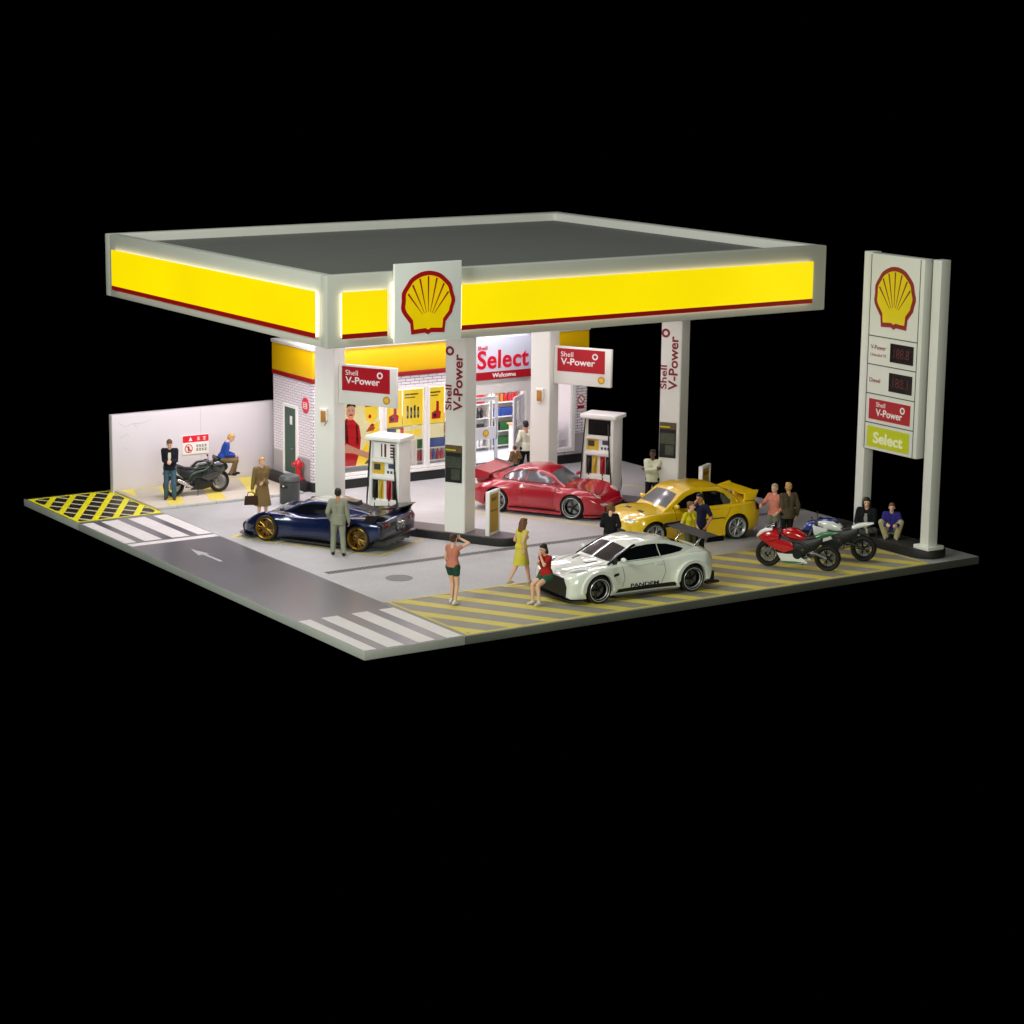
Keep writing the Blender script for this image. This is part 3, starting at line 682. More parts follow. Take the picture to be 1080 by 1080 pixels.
# ---------------------------------------------------------------- pump islands with pump, blade sign, spreader post
def island_outline(u0, u1, v0, v1, n=10):
    r = (v1 - v0) / 2; vc = (v0 + v1) / 2; pts = []
    for i in range(n + 1): a = -math.pi/2 + math.pi * i / n; pts.append((u1 - r + r * math.cos(a), vc + r * math.sin(a)))
    for i in range(n + 1): a = math.pi/2 + math.pi * i / n; pts.append((u0 + r + r * math.cos(a), vc + r * math.sin(a)))
    return pts
def uvthing(name, label, cat, u, v, dx, z=0.0, group=None):
    x, y = iw(u, v, dx)
    t = thing(name, label, cat, (x, y, z), R(-60), group)
    return t
def make_island():
    t = uvthing('pump_island', 'black kerbed pump island next to the blue car', 'kerb island', -5.2, 11.1, 0, 0, 'pump islands')
    o = island_outline(-3.3, 3.45, -0.4, 0.48)
    i_ = [(p[0] * 0.985 + 0.001, (p[1] - 0.04) * 0.9 + 0.04) for p in o]
    b = B(); b.prism(o, 0.0, 0.205, None, 0.02); b.build('kerb', M_kerb, t, 30)
    b = B(); b.prism(i_, 0.2055, 0.222); b.build('top_slab', M_kerbtop, t, 30)
    return t
isl = make_island()
ix, iy = iw(-5.2, 11.1, 7.0)
dup(isl, (ix, iy, 0), R(-60), 'black kerbed pump island between the red car and the yellow car')

M_pk = mat('pump_keypad', '#3b4560', 0.4, var=0.4, scale=30)
M_nozk = mat('nozzle_black', '#15191a', 0.4); M_nozy = mat('nozzle_yellow', '#c7a72e', 0.45); M_nozr = mat('nozzle_red', '#9e1620', 0.4)
def make_pump():
    t = uvthing('fuel_pump', 'white fuel pump with a striped display beside the blue car', 'fuel pump', -5.58, 11.15, 0, 0.222, 'fuel pumps')
    b = B()
    hw, hd = 0.46, 0.32
    # posts and backing leave a recessed bay on both long faces
    b.span((-hw, -hd, 0), (-hw + 0.09, hd, 2.24), 0.012); b.span((hw - 0.09, -hd, 0), (hw, hd, 2.24), 0.012)
    b.span((-hw + 0.09, -hd + 0.08, 0), (hw - 0.09, hd - 0.08, 2.24)); b.span((-hw + 0.09, -hd + 0.006, 0), (hw - 0.09, -hd + 0.08, 0.62)); b.span((-hw + 0.09, hd - 0.08, 0), (hw - 0.09, hd - 0.006, 0.62))
    b.span((-hw + 0.09, -hd - 0.03, 1.2), (hw - 0.09, -hd + 0.08, 1.31), 0.012); b.span((-hw + 0.09, hd - 0.08, 1.2), (hw - 0.09, hd + 0.03, 1.31), 0.012)
    b.span((-hw + 0.09, -hd + 0.006, 1.66), (hw - 0.09, -hd + 0.08, 1.74)); b.span((-hw + 0.09, hd - 0.08, 1.66), (hw - 0.09, hd - 0.006, 1.74))
    b.build('pump_body', M_white2, t, 30)
    b = B(); b.span((-hw - 0.08, -hd - 0.07, 2.242), (hw + 0.08, hd + 0.07, 2.36), 0.02); b.build('top_slab', M_white2, t, 30)
    for sg_ in (-1, 1):
        y0 = sg_ * (hd - 0.079); y1 = sg_ * (hd - 0.068)
        bx = lambda x0, z0, x1, z1, a=y0, c=y1: ((x0, min(a, c), z0), (x1, max(a, c), z1))
        b = B(); b.span(*bx(-0.34, 1.76, 0.34, 2.2)); b.build('display', M_screen, t, 0)
        b = B(); b.span(*bx(-0.36, 1.33, -0.02, 1.64)); b.build('advert_panel', M_nozy, t, 0)
        b = B(); b.span(*bx(-0.33, 1.44, -0.14, 1.6, y1, y1 + sg_ * 0.006)); b.build('advert_print', M_dk, t, 0)
        b = B(); b.span(*bx(0.10, 1.5, 0.3, 1.62)); b.build('keypad', M_pk, t, 0)
        b = B()
        for k in range(3): b.span(*bx(0.06 + k * 0.1, 1.36, 0.12 + k * 0.1, 1.43))
        b.build('button', M_pk, t, 0)
        for k, (xx, mm) in enumerate(((-0.29, M_nozk), (-0.12, M_nozy), (0.12, M_nozr), (0.29, M_nozk))):
            b = B(); b.span(*bx(xx - 0.075, 0.66, xx + 0.075, 1.16, y0, y0 + sg_ * 0.012)); hold = b.build('nozzle_holster', [M_black, M_nozy, M_sred, M_black][k], t, 0)
            b = B(); yy = y0 + sg_ * 0.045
            b.tube([(xx + 0.02, yy, 1.1), (xx, yy + sg_ * 0.02, 0.98), (xx - 0.01, yy + sg_ * 0.02, 0.8), (xx, yy, 0.7)], [0.022, 0.04, 0.035, 0.02], 8); b.build('nozzle', mm, hold, 30)
        yy = sg_ * (hd + 0.035)
        for pts in ([(-0.40, yy - sg_ * 0.03, 2.22), (-0.42, yy, 1.8), (-0.47, yy, 1.0), (-0.50, yy, 0.3), (-0.40, yy, 0.06), (-0.3, yy - sg_ * 0.04, 0.3), (-0.29, yy - sg_ * 0.07, 0.68)],
                    [(0.30, yy - sg_ * 0.03, 2.1), (0.33, yy, 1.8), (0.38, yy, 1.0), (0.44, yy, 0.3), (0.34, yy, 0.05), (0.2, yy - sg_ * 0.03, 0.3), (0.13, yy - sg_ * 0.07, 0.68)]):
            b = B(); b.curve(pts, 0.022, 8, 6); b.build('hose', M_blk, t, 40)
    return t
pump = make_pump()
px_, py_ = iw(-5.58, 11.15, 7.0)
p2 = dup(pump, (px_, py_, 0.222), R(-60), 'white fuel pump with a plain black display behind the red car')
# the left pump shows a printed display, not a blank one
T0 = frame((0, -0.3205 + 0.068, 0), (1, 0, 0), (0, 0, 1))
b = B(); b.prism(rect(-0.335, 1.765, 0.335, 2.195), 0.0, 0.004, T0); b.build('display_print', M_white2, pump, 0)
b = B(); b.prism(rect(-0.12, 1.8, -0.08, 2.15), 0.0045, 0.007, T0); b.prism(rect(-0.02, 1.8, 0.04, 2.15), 0.0045, 0.007, T0)
for k in range(5): b.prism(rect(0.16, 1.79 + k * 0.08, 0.3, 1.84 + k * 0.08), 0.0045, 0.007, T0)
b.build('display_stripe', mat('print_maroon', '#5b2430', 0.5, var=0.3, scale=9), pump, 0)

def make_flag():
    t = uvthing('pump_sign', 'red and white blade sign on the rear pillar by the striped pump', 'sign', -7.0, 11.07, 0, 3.33, 'blade signs over the pumps')
    b = B(); b.span((-0.07, -0.06, 0), (1.69, 0.06, 1.07), 0.015); b.build('sign_box', M_white, t, 30)
    for sg_ in (-1, 1):
        M = frame((0, -0.06, 0), (1, 0, 0), (0, 0, 1)) if sg_ < 0 else frame((1.62, 0.06, 0), (-1, 0, 0), (0, 0, 1))
        b = B(); b.prism(rect(0.04, 0.37, 1.5, 1.02), 0.001, 0.008, M); b.build('red_panel', M_sred, t, 0)
        MM = M @ Matrix.Translation((0, 0, 0.008))
        text('lettering', 'Shell', MM, 0.15, 0.79, 0.38, 0.14, M_white2, t, 0.0, 0.005)
        text('lettering', 'V-Power', MM, 0.15, 0.56, 1.05, 0.19, M_white2, t, 0.018, 0.005)
        ring_mesh('ring_emblem', MM, 1.2, 0.84, 0.05, 0.09, M_white2, t, 0.005)
        b = B(); b.prism(oval(1.4, 0.19, 0.11, 0.11), 0.001, 0.006, M); em = b.build('small_emblem', M_gold, t, 20)
        b = B(); b.prism([(1.4 + p[0] * 0.13, 0.19 + p[1] * 0.13) for p in shell_outline()], 0.0065, 0.01, M); b.build('emblem_face', MATS['badge_yellow'], em, 20)
    return t
fl = make_flag()
fx, fy = iw(-7.0, 11.07, 7.0)
dup(fl, (fx, fy, 3.33), R(-60), 'red and white blade sign on the rear pillar behind the red car')

def make_post():
    t = uvthing('guard_post', 'white framed yellow guard post at the island end left of the red car', 'guard post', -2.48, 11.12, 0, 0.222, 'yellow guard posts')
    b = B(); b.span((-0.06, -0.31, 0), (0.06, -0.26, 1.17), 0.01); b.span((-0.06, 0.26, 0), (0.06, 0.31, 1.17), 0.01)
    b.span((-0.06, -0.262, 1.09), (0.06, 0.262, 1.168), 0.01); b.span((-0.06, -0.262, 0), (0.06, 0.262, 0.06), 0.006); b.build('frame', M_white2, t, 30)
    b = B(); b.span((-0.04, -0.259, 0.062), (0.035, 0.259, 1.088)); b.build('yellow_panel', mat('ochre_panel', '#b98f1d', 0.5, var=0.12, scale=6), t, 0)
    b = B(); b.prism(rect(-0.2, 0.62, 0.2, 0.66), 0, 0.004, frame((0.036, 0, 0), (0, 1, 0), (0, 0, 1))); b.prism(rect(-0.14, 0.9, 0.14, 0.99), 0, 0.004, frame((0.036, 0, 0), (0, 1, 0), (0, 0, 1))); b.build('panel_print', mat('print_brown', '#7d5a12', 0.5), t, 0)
    return t
gp = make_post()
gx, gy = iw(-2.48, 11.12, 7.0)
dup(gp, (gx, gy, 0.222), R(-60), 'white framed yellow guard post standing behind the yellow car')

# ---------------------------------------------------------------- price totem and its island
t = thing('totem_island', 'low black island under the tall price sign', 'kerb island', (17.15, 2.4, 0))
b = B(); b.prism([(p[1], -p[0]) for p in island_outline(-2.5, 2.1, -0.5, 0.5)], 0, 0.205, None, 0.02); b.build('kerb', M_kerb, t, 30)
b = B(); b.prism([(p[1] * 0.9, -p[0] * 0.98) for p in island_outline(-2.5, 2.1, -0.5, 0.5)], 0.2055, 0.222); b.build('top_slab', M_dk, t, 30)
tot = thing('price_totem', 'tall white price sign on two posts with scallop logo and price panels', 'price sign', (17.06, 1.83, 0.222))
for yy in (-1.21, 1.31):
    b = B(); b.span((-0.16, yy - 0.15, 0.0), (0.15, yy + 0.15, 7.38), 0.01); po = b.build('post', M_white, tot, 30)
    b = B(); b.span((-0.27, yy - 0.27, 0.0), (0.28, yy + 0.27, 0.1), 0.012); b.build('foot_plate', M_white, po, 30)
b = B(); b.span((-0.3, -0.92, 2.30), (0.0, 1.06, 7.37), 0.012)
b.build('sign_cabinet', M_white, tot, 30)
TP = frame((-0.3, 1.04, -0.222), (0, -1, 0), (0, 0, 1))
zs = [2.54, 3.22, 3.98, 4.74, 5.48, 7.56]
b = B(); b.prism(rect(0.012, 2.53, 0.03, 7.57), 0.001, 0.008, TP); b.prism(rect(1.81, 2.53, 1.828, 7.57), 0.001, 0.008, TP)
for z_ in zs[1:5]: b.prism(rect(0.031, z_ - 0.012, 1.809, z_ + 0.012), 0.001, 0.008, TP)
b.build('panel_joint', M_dk, tot, 0)
shell_badge(TP, 0.93, 6.5, 1.5, 1.62, M_lred2, M_lyel2, tot, 0.012)
for z0, lines, digits in ((4.74, ('V-Power', 'Unleaded 95'), '188.8'), (3.98, ('Diesel',), '188.1')):
    b = B(); b.prism(rect(0.86, z0 + 0.14, 1.7, z0 + 0.62), 0.001, 0.02, TP); b.build('price_display', M_screen, tot, 0)
    text('price_digits', digits, TP @ Matrix.Translation((0, 0, 0.02)), 1.0, z0 + 0.26, 0.56, 0.24, M_led, tot, 0.0, 0.004)
    text('lettering', lines[0], TP, 0.12, z0 + 0.40 - (0.1 if len(lines) == 1 else 0), 0.56 if len(lines) > 1 else 0.4, 0.11, M_dred, tot, 0.012, 0.004)
    if len(lines) > 1: text('lettering', lines[1], TP, 0.12, z0 + 0.22, 0.58, 0.08, M_dred, tot, 0.0, 0.004)
b = B(); b.prism(rect(0.15, 3.32, 1.68, 3.85), 0.001, 0.01, TP); b.build('red_panel', M_sred, tot, 0)
TQ = TP @ Matrix.Translation((0, 0, 0.01))
text('lettering', 'Shell', TQ, 0.42, 3.66, 0.34, 0.12, M_white2, tot, 0.0, 0.004); text('lettering', 'V-Power', TQ, 0.42, 3.42, 0.98, 0.19, M_white2, tot, 0.018, 0.004)
ring_mesh('ring_emblem', TQ, 1.4, 3.68, 0.05, 0.09, M_white2, tot, 0.004)
b = B(); b.prism(rect(0.12, 2.6, 1.68, 3.13), 0.001, 0.01, TP); b.build('lime_panel', M_lime, tot, 0)
text('lettering', 'Select', TQ, 0.36, 2.7, 1.1, 0.3, mat('pale_lettering', '#e4e6b8', 0.5), tot, 0.035, 0.004)

# ---------------------------------------------------------------- hydrant, litter bin
h = thing('fire_hydrant', 'red fire hydrant standing on the dark platform beside the brick side wall', 'hydrant', (7.38, 16.4, 0.3))
h.scale = (0.78, 0.78, 0.7)
M_hyd = mat('hydrant_red', '#b3121e', 0.35, var=0.08, coat=0.3)
b = B(); b.lathe([(0.0, 0), (0.2, 0), (0.2, 0.06), (0.14, 0.08), (0.125, 0.1), (0.12, 0.56), (0.17, 0.58), (0.17, 0.63), (0.145, 0.65), (0.13, 0.75), (0.08, 0.83), (0.0, 0.86)], None, 20); b.build('barrel', M_hyd, h, 35)
b = B(); b.cyl((0, 0, 0.84), (0, 0, 0.92), 0.04, n=6); b.build('bonnet_nut', M_hyd, h, 30)
for d_ in ((-1, 0, 0), (0, 1, 0), (0, -1, 0)):
    dv = Vector(d_); b = B(); c_ = Vector((0, 0, 0.67)); b.cyl(c_ + dv * 0.1, c_ + dv * 0.2, 0.075, n=16); b.cyl(c_ + dv * 0.2, c_ + dv * 0.25, 0.095, n=8); b.cyl(c_ + dv * 0.25, c_ + dv * 0.29, 0.03, n=6); b.build('nozzle_cap', M_hyd, h, 30)
lb = thing('litter_bin', 'dark grey round litter bin with domed lid in front of the pavement', 'bin', (6.24, 14.85, 0))
lb.scale = (1, 1, 0.9)
b = B(); b.lathe([(0, 0), (0.27, 0), (0.285, 0.03), (0.285, 0.72)], None, 28); b.build('drum', M_bin, lb, 35)
b = B(); b.lathe([(0.0, 0.735), (0.295, 0.735), (0.298, 0.8), (0.26, 0.88), (0.15, 0.93), (0, 0.945)], None, 28); b.build('lid', mat('bin_lid', '#4a4d4d', 0.4), lb, 35)
b = B(); b.box((-0.25, -0.13, 0.58), (0.06, 0.2, 0.1), Matrix.Rotation(R(28), 3, 'Z')); b.build('slot', M_black, lb, 0)
b = B(); b.box((-0.271, -0.142, 0.6), (0.05, 0.05, 0.04), Matrix.Rotation(R(28), 3, 'Z')); b.build('slot_badge', M_white2, lb, 0)

# ---------------------------------------------------------------- shop interior
lin = B(); lin.span((XL + 0.16, YB - 0.16, 0.285), (XR - 0.16, YB - 0.145, 3.12)); lin.span((XL + 0.145, YF + 0.16, 0.285), (XL + 0.155, YB - 0.17, 3.12)); lin.span((XR - 0.155, YF + 0.16, 0.285), (XR - 0.145, YB - 0.17, 3.12)); lin.span((XL + 0.2, YF + 0.16, 3.135), (XR - 0.2, YB - 0.18, 3.15))
sh(lin, 'inner_lining', M_inwall, 0)
PC = [mat('product_' + k, c, 0.35, var=0.15, scale=14) for k, c in (('blue', '#2c4a9a'), ('white', '#e6e6e6'), ('black', '#1b1b1e'), ('red', '#b3202a'), ('amber', '#b0702a'), ('green', '#2f6b3c'))]
def make_bottle(m):
    b = B(); b.lathe([(0, 0), (0.05, 0), (0.055, 0.02), (0.055, 0.2), (0.02, 0.27), (0.02, 0.32), (0, 0.322)], None, 10)
    return b.build('bottle', m, None, 35)
def make_carton(m):
    b = B(); b.span((-0.07, -0.06, 0), (0.07, 0.06, 0.26), 0.008); return b.build('carton', m, None, 30)
protos = []
def shelf_unit(x, y, wd, label, n, rot=0, zt=1.95):
    t = thing('display_shelf', label, 'shelf', (x, y, 0.285), rot)
    b = B(); b.span((-wd/2, 0.16, 0), (wd/2, 0.19, zt)); b.build('back_panel', M_inwall, t, 0)
    for sx in (-1, 1):
        b = B(); b.span((sx * wd/2 - 0.015, -0.18, 0), (sx * wd/2 + 0.015, 0.158, zt)); b.build('side_panel', M_white2, t, 0)
    lv = [0.1 + k * (zt - 0.35) / (n - 1) for k in range(n)]
    for z_ in lv:
        b = B(); b.span((-wd/2 + 0.018, -0.17, z_), (wd/2 - 0.018, 0.157, z_ + 0.025)); b.build('shelf_board', M_white2, t, 0)
    return t, [z_ + 0.026 for z_ in lv]
def stock(x, y, rot, wd, levels, step, seed):
    r = random.Random(seed)
    for z_ in levels:
        k = -wd/2 + 0.12; c = r.choice(PC); kind = r.random()
        while k < wd/2 - 0.1:
            if r.random() < 0.25: c = r.choice(PC)
            dx_, dy_ = k, -0.06
            p = (x + dx_ * math.cos(rot) - dy_ * math.sin(rot), y + dx_ * math.sin(rot) + dy_ * math.cos(rot), 0.285 + z_)
            key = (kind < 0.55, c.name)
            src = next((q for kk, q in protos if kk == key), None)
            if src is None:
                o = make_bottle(c) if key[0] else make_carton(c); protos.append((key, o))
                kn_ = 'bottle' if key[0] else 'carton'; cn_ = c.name.split('_')[1]; tag(o, '%s %s on a display shelf inside the lit shop' % (cn_, kn_), kn_, '%s %ss on the shop shelves' % (cn_, kn_))
            else:
                o = src.copy(); COL.objects.link(o)
            o.location = p; o.rotation_euler = (0, 0, rot + r.uniform(-0.1, 0.1))
            k += step
for i, (x_, wd_, lab_) in enumerate(((10.7, 1.25, 'white display shelf behind the second shop window from the left'), (12.1, 1.2, 'white display shelf behind the shop window left of the entrance'), (14.2, 1.2, 'white display shelf on the back wall seen through the shut door'), (15.5, 1.2, 'white display shelf on the back wall behind the counter'))):
    yy_ = 16.75 if i < 2 else 17.8
    _, lv = shelf_unit(x_, yy_, wd_, lab_, 4 if i < 2 else 6, 0, 1.5 if i < 2 else 2.6)
    stock(x_, yy_, 0, wd_, lv, 0.14, 11 + i)
ct = thing('counter', 'pale wood shop counter behind the serving window', 'counter', (15.9, 16.9, 0.285))
b = B(); b.span((-0.7, -0.25, 0), (0.7, 0.25, 0.86)); b.build('front_panel', M_white2, ct, 0)
b = B(); b.span((-0.76, -0.3, 0.862), (0.76, 0.3, 0.91), 0.008); b.build('worktop', mat('counter_wood', '#c39a6e', 0.5, var=0.15, scale=5), ct, 30)
mo = thing('till_screen', 'dark till screen on the shop counter', 'screen', (15.3, 16.9, 1.197))
b = B(); b.box((0, 0, 0.3), (0.36, 0.04, 0.3), Matrix.Rotation(R(15), 3, 'Z'), 0.01); b.build('screen', M_blk, mo, 30)
b = B(); b.cyl((0, 0, 0.02), (0, 0, 0.2), 0.025); b.cyl((0, 0, 0), (0, 0, 0.02), 0.1); b.build('stand', M_dk, mo, 30)

# ---------------------------------------------------------------- vehicles
def paint(name, col, rough=0.3, flake=0.04): return mat(name, col, rough, 0.0, 1.0, var=flake, scale=2)
M_glass = mat('car_glass_dark', '#0b0d10', 0.05, 0.0, 0.6, var=0.1, spec=0.7)
M_glass2 = mat('car_glass_grey', '#54575a', 0.16, 0.0, 0.3, var=0.25, scale=4, spec=0.5)
M_tyre = mat('tyre_rubber', '#0d0d0d', 0.75, var=0.2)
M_trim = mat('black_trim', '#0b0b0c', 0.45, var=0.2)
M_carbon = mat('carbon_black', '#0f1011', 0.3, 0.0, 0.6, var=0.4, scale=40)
M_lamp = mat('headlamp', '#b9bec2', 0.08, 0.3, 1.0, var=0.2, scale=12)
M_lamp2 = mat('round_headlamp', '#c2a8a4', 0.12, 0.0, 1.0, var=0.25, scale=18)
M_tail = mat('tail_lamp', '#6e0808', 0.15, 0.0, 1.0, var=0.2, scale=12)
M_gap = mat('panel_gap', '#2c2826', 0.7, var=0.1)
M_goldw = mat('gold_wheel', '#9a7426', 0.3, 0.9, var=0.08)
M_silverw = mat('silver_wheel', '#a9abac', 0.4, 0.6, var=0.06)
M_lip = mat('polished_lip', '#d4d6d6', 0.25, 0.45, var=0.04)
M_blackw = mat('black_wheel', '#141414', 0.35, 0.3, var=0.1)

def fill2d(poly, step):
    xs = [p[0] for p in poly]; ys = [p[1] for p in poly]
    n = len(poly); vs = []
    ring = []
    for i in range(n):
        a = Vector(poly[i]); c = Vector(poly[(i + 1) % n]); k = max(1, int((c - a).length / step))
        for j in range(k): ring.append(a.lerp(c, j / k))
    vs = list(ring)
    x = min(xs) + step / 2
    while x < max(xs):
        y = min(ys) + step / 2
        while y < max(ys):
            inside = False; j = n - 1
            for i in range(n):
                if (poly[i][1] > y) != (poly[j][1] > y) and x < (poly[j][0] - poly[i][0]) * (y - poly[i][1]) / (poly[j][1] - poly[i][1]) + poly[i][0]: inside = not inside
                j = i
            if inside: vs.append(Vector((x, y)))
            y += step
        x += step
    m = len(ring)
    r = delaunay_2d_cdt([Vector(v[:2]) for v in vs], [], [list(range(m))], 1, 1e-5)
    return [tuple(v) for v in r[0]], r[2]

def project(bvh, M, polys, off, m, name, parent, step=0.05, far=3.0, label=None):
    """cast flat outlines of plane M on to a body and lift them by off, giving a fitted panel"""
    bm = bmesh.new(); d = -(M.to_3x3() @ Vector((0, 0, 1))).normalized()
    for poly in polys:
        vs, fs = fill2d(poly, step); nv = []
        for v in vs:
            o = M @ Vector((v[0], v[1], far)); h = bvh.ray_cast(o, d)
            if h[0] is None: nv.append(None)
            else: nv.append((bm.verts.new(h[0] - d * off), bm.verts.new(h[0] - d * (off - 0.02))))
        cnt = {}
        for f in fs:
            if any(nv[i] is None for i in f): continue
            zs_ = [(nv[i][0].co).dot(d) for i in f]
            if max(zs_) - min(zs_) > 0.35: continue
            try:
                bm.faces.new([nv[i][0] for i in f])
                for a, c in zip(f, list(f[1:]) + [f[0]]):
                    k = (min(a, c), max(a, c)); cnt.setdefault(k, []).append((a, c))
            except ValueError: pass
        for k, l in cnt.items():
            if len(l) == 1:
                a, c = l[0]
                try: bm.faces.new((nv[a][0], nv[a][1], nv[c][1], nv[c][0]))
                except ValueError: pass
    for v in [v for v in bm.verts if not v.link_faces]: bm.verts.remove(v)
    bmesh.ops.recalc_face_normals(bm, faces=bm.faces[:])
    me = bpy.data.meshes.new(name); bm.to_mesh(me); bm.free(); me.materials.append(m)
    o = link_mesh(name, me, parent, 50)
    if label: o['label'] = label
    return o

def strip(pts, wd):
    """thin polygon along a polyline, for shut lines"""
    L, Rr = [], []
    for i, p in enumerate(pts):
        a = Vector(pts[max(i - 1, 0)]); c = Vector(pts[min(i + 1, len(pts) - 1)]); t = (c - a).normalized(); n = Vector((-t.y, t.x)) * wd / 2
        L.append(tuple(Vector(p) + n)); Rr.append(tuple(Vector(p) - n))
    return L + Rr[::-1]

def boolean_cut(me, cut):
    a = bpy.data.objects.new('tmp_a', me); c = bpy.data.objects.new('tmp_b', cut); COL.objects.link(a); COL.objects.link(c)
    md = a.modifiers.new('cut', 'BOOLEAN'); md.operation = 'DIFFERENCE'; md.solver = 'EXACT'; md.object = c
    dg = bpy.context.evaluated_depsgraph_get(); dg.update()
    r = bpy.data.meshes.new_from_object(a.evaluated_get(dg))
    bpy.data.objects.remove(a); bpy.data.objects.remove(c)
    return r

SIDE_L = Matrix(((1, 0, 0, 0), (0, 0, 1, 0), (0, 1, 0, 0), (0, 0, 0, 1)))       # plane x,z looked at from +y
SIDE_R = Matrix(((1, 0, 0, 0), (0, 0, -1, 0), (0, 1, 0, 0), (0, 0, 0, 1)))      # from -y
TOP = Matrix(((1, 0, 0, 0), (0, 1, 0, 0), (0, 0, 1, 0), (0, 0, 0, 1)))
FRONT = Matrix(((0, 0, 1, 0), (1, 0, 0, 0), (0, 1, 0, 0), (0, 0, 0, 1)))        # plane y,z from +x
REAR = Matrix(((0, 0, -1, 0), (1, 0, 0, 0), (0, 1, 0, 0), (0, 0, 0, 1)))
def tilt(x, z, deg):
    """plane whose local x is car y, seen from the front/top (deg from horizontal)"""
    a = R(deg); n = Vector((math.cos(a), 0, math.sin(a))); up = Vector((-math.sin(a), 0, math.cos(a)))
    return Matrix(((0, up.x, n.x, x), (1, 0, 0, 0), (0, up.z, n.z, z), (0, 0, 0, 1)))

def car_body(name, P, m, parent):
    xs = sorted([k[0] for k in P['top']]); x1, x0 = xs[-1], xs[0]
    st = []
    N = 74
    for i in range(N + 1): st.append(x0 + (x1 - x0) * i / N)
    rings = []
    def section(x, sc=1.0, dx=0.0):
        zt = catmull(P['top'], x); zs = catmull(P['sho'], x); w = catmull(P['wid'], x); zb = catmull(P['bot'], x); k = catmull(P['shw'], x)
        h = zs - zb; ws = w * k; d = zt - zs
        half = [(0, zb), (.5*w, zb), (.88*w, zb), (.97*w, zb + .025), (w, zb + .33*h), (.999*w, zb + .58*h), (.985*w, zb + .78*h), ((.5*w*.97 + .5*ws), zs - .07*h), (ws, zs), (.86*ws, zs + .22*d), (.62*ws, zs + .62*d), (.3*ws, zs + .95*d), (0, zt)]
        if P.get('crisp'): half[8:9] = [(ws + .004, zs - .022), (ws - .03, zs + .01)]; half[5] = (1.0*w, zb + .55*h); half[6] = (.992*w, zb + .74*h)
        pts = smooth_path([Vector((0, a, b_)) for a, b_ in half], 2)
        zc = (zt + zb) / 2
        pts = [Vector((x + dx, p.y * sc, zc + (p.z - zc) * sc)) for p in pts]
        return pts + [Vector((p.x, -p.y, p.z)) for p in reversed(pts[1:-1])]
    e = P.get('round', 0.09)
    for a in (90, 65, 42, 20):
        rings.append(section(x0, 1 - (1 - math.cos(R(a))) * 0.22, -e * math.sin(R(a))))
    for x in st: rings.append(section(x))
    for a in (20, 42, 65, 90):
        rings.append(section(x1, 1 - (1 - math.cos(R(a))) * 0.22, e * math.sin(R(a))))
    b = B(); b.loft(rings)
    bmesh.ops.recalc_face_normals(b.bm, faces=b.bm.faces[:])
    me = bpy.data.meshes.new(name); b.bm.to_mesh(me); b.bm.free()
    # wheel arches
    c = B(); ra = P['arch']
    for xx in (P['wb'] / 2, -P['wb'] / 2):
        for sg_ in (1, -1):
            yi = P['track'] - P['tw'] / 2 - 0.06
            c.cyl((xx, sg_ * yi, P['r'] + 0.01), (xx, sg_ * 1.6, P['r'] + 0.01), ra, n=40)
    bmesh.ops.recalc_face_normals(c.bm, faces=c.bm.faces[:])
    cm = bpy.data.meshes.new('cut'); c.bm.to_mesh(cm); c.bm.free()
    me = boolean_cut(me, cm)
    # cabin
    G = P['cab']; gx = sorted(k[0] for k in G['z']); gr = []
    M_ = 44
    for i in range(M_ + 1):
        x = gx[0] + (gx[-1] - gx[0]) * i / M_
        z1 = catmull(G['z'], x); wb = catmull(G['wb'], x); wt = catmull(G['wt'], x); z0 = min(catmull(P['sho'], x), catmull(P['top'], x)) - 0.12
        z1 = max(z1, z0 + 0.02); hh = z1 - z0; rr = min(0.035 if P.get('crisp') else 0.06, hh * 0.3)
        half = [(0, z0), (wb * .98, z0), (wb * .99, z0 + .3 * (hh - rr)), (wb + (wt - wb) * .62, z0 + .68 * (hh - rr)), (wt + .012, z1 - rr * 1.1), (wt - .035, z1 - rr * .35), (wt * .75, z1 - rr * .02 + 0.0), (wt * .4, z1 + .018), (0, z1 + .026)]
        pts = smooth_path([Vector((0, a, b_)) for a, b_ in half], 2)
        pts = [Vector((x, p.y, p.z)) for p in pts]
        gr.append(pts + [Vector((p.x, -p.y, p.z)) for p in reversed(pts[1:-1])])
    b = B(); b.bm.from_mesh(me); b.loft(gr)
    bmesh.ops.recalc_face_normals(b.bm, faces=b.bm.faces[:])
    me2 = bpy.data.meshes.new(name); b.bm.to_mesh(me2)
    bvh = BVHTree.FromBMesh(b.bm); b.bm.free()
    me2.materials.append(m)
    o = link_mesh(name, me2, parent, 38)
    # dark liners inside the arches
    for xx in (P['wb'] / 2, -P['wb'] / 2):
        for sg_ in (1, -1):
            w_ = B(); yi = P['track'] - P['tw'] / 2 - 0.05; yo = catmull(P['wid'], xx) - 0.075
            w_.cyl((xx, sg_ * yi, P['r'] + 0.01), (xx, sg_ * yo, P['r'] + 0.01), ra - 0.006, n=32, cap=False)
            w_.cyl((xx, sg_ * (yi + 0.002), P['r'] + 0.01), (xx, sg_ * (yi + 0.012), P['r'] + 0.01), ra - 0.01, n=32)
            w_.build('wheel_arch_liner', M_trim, o, 40)
    return o, bvh

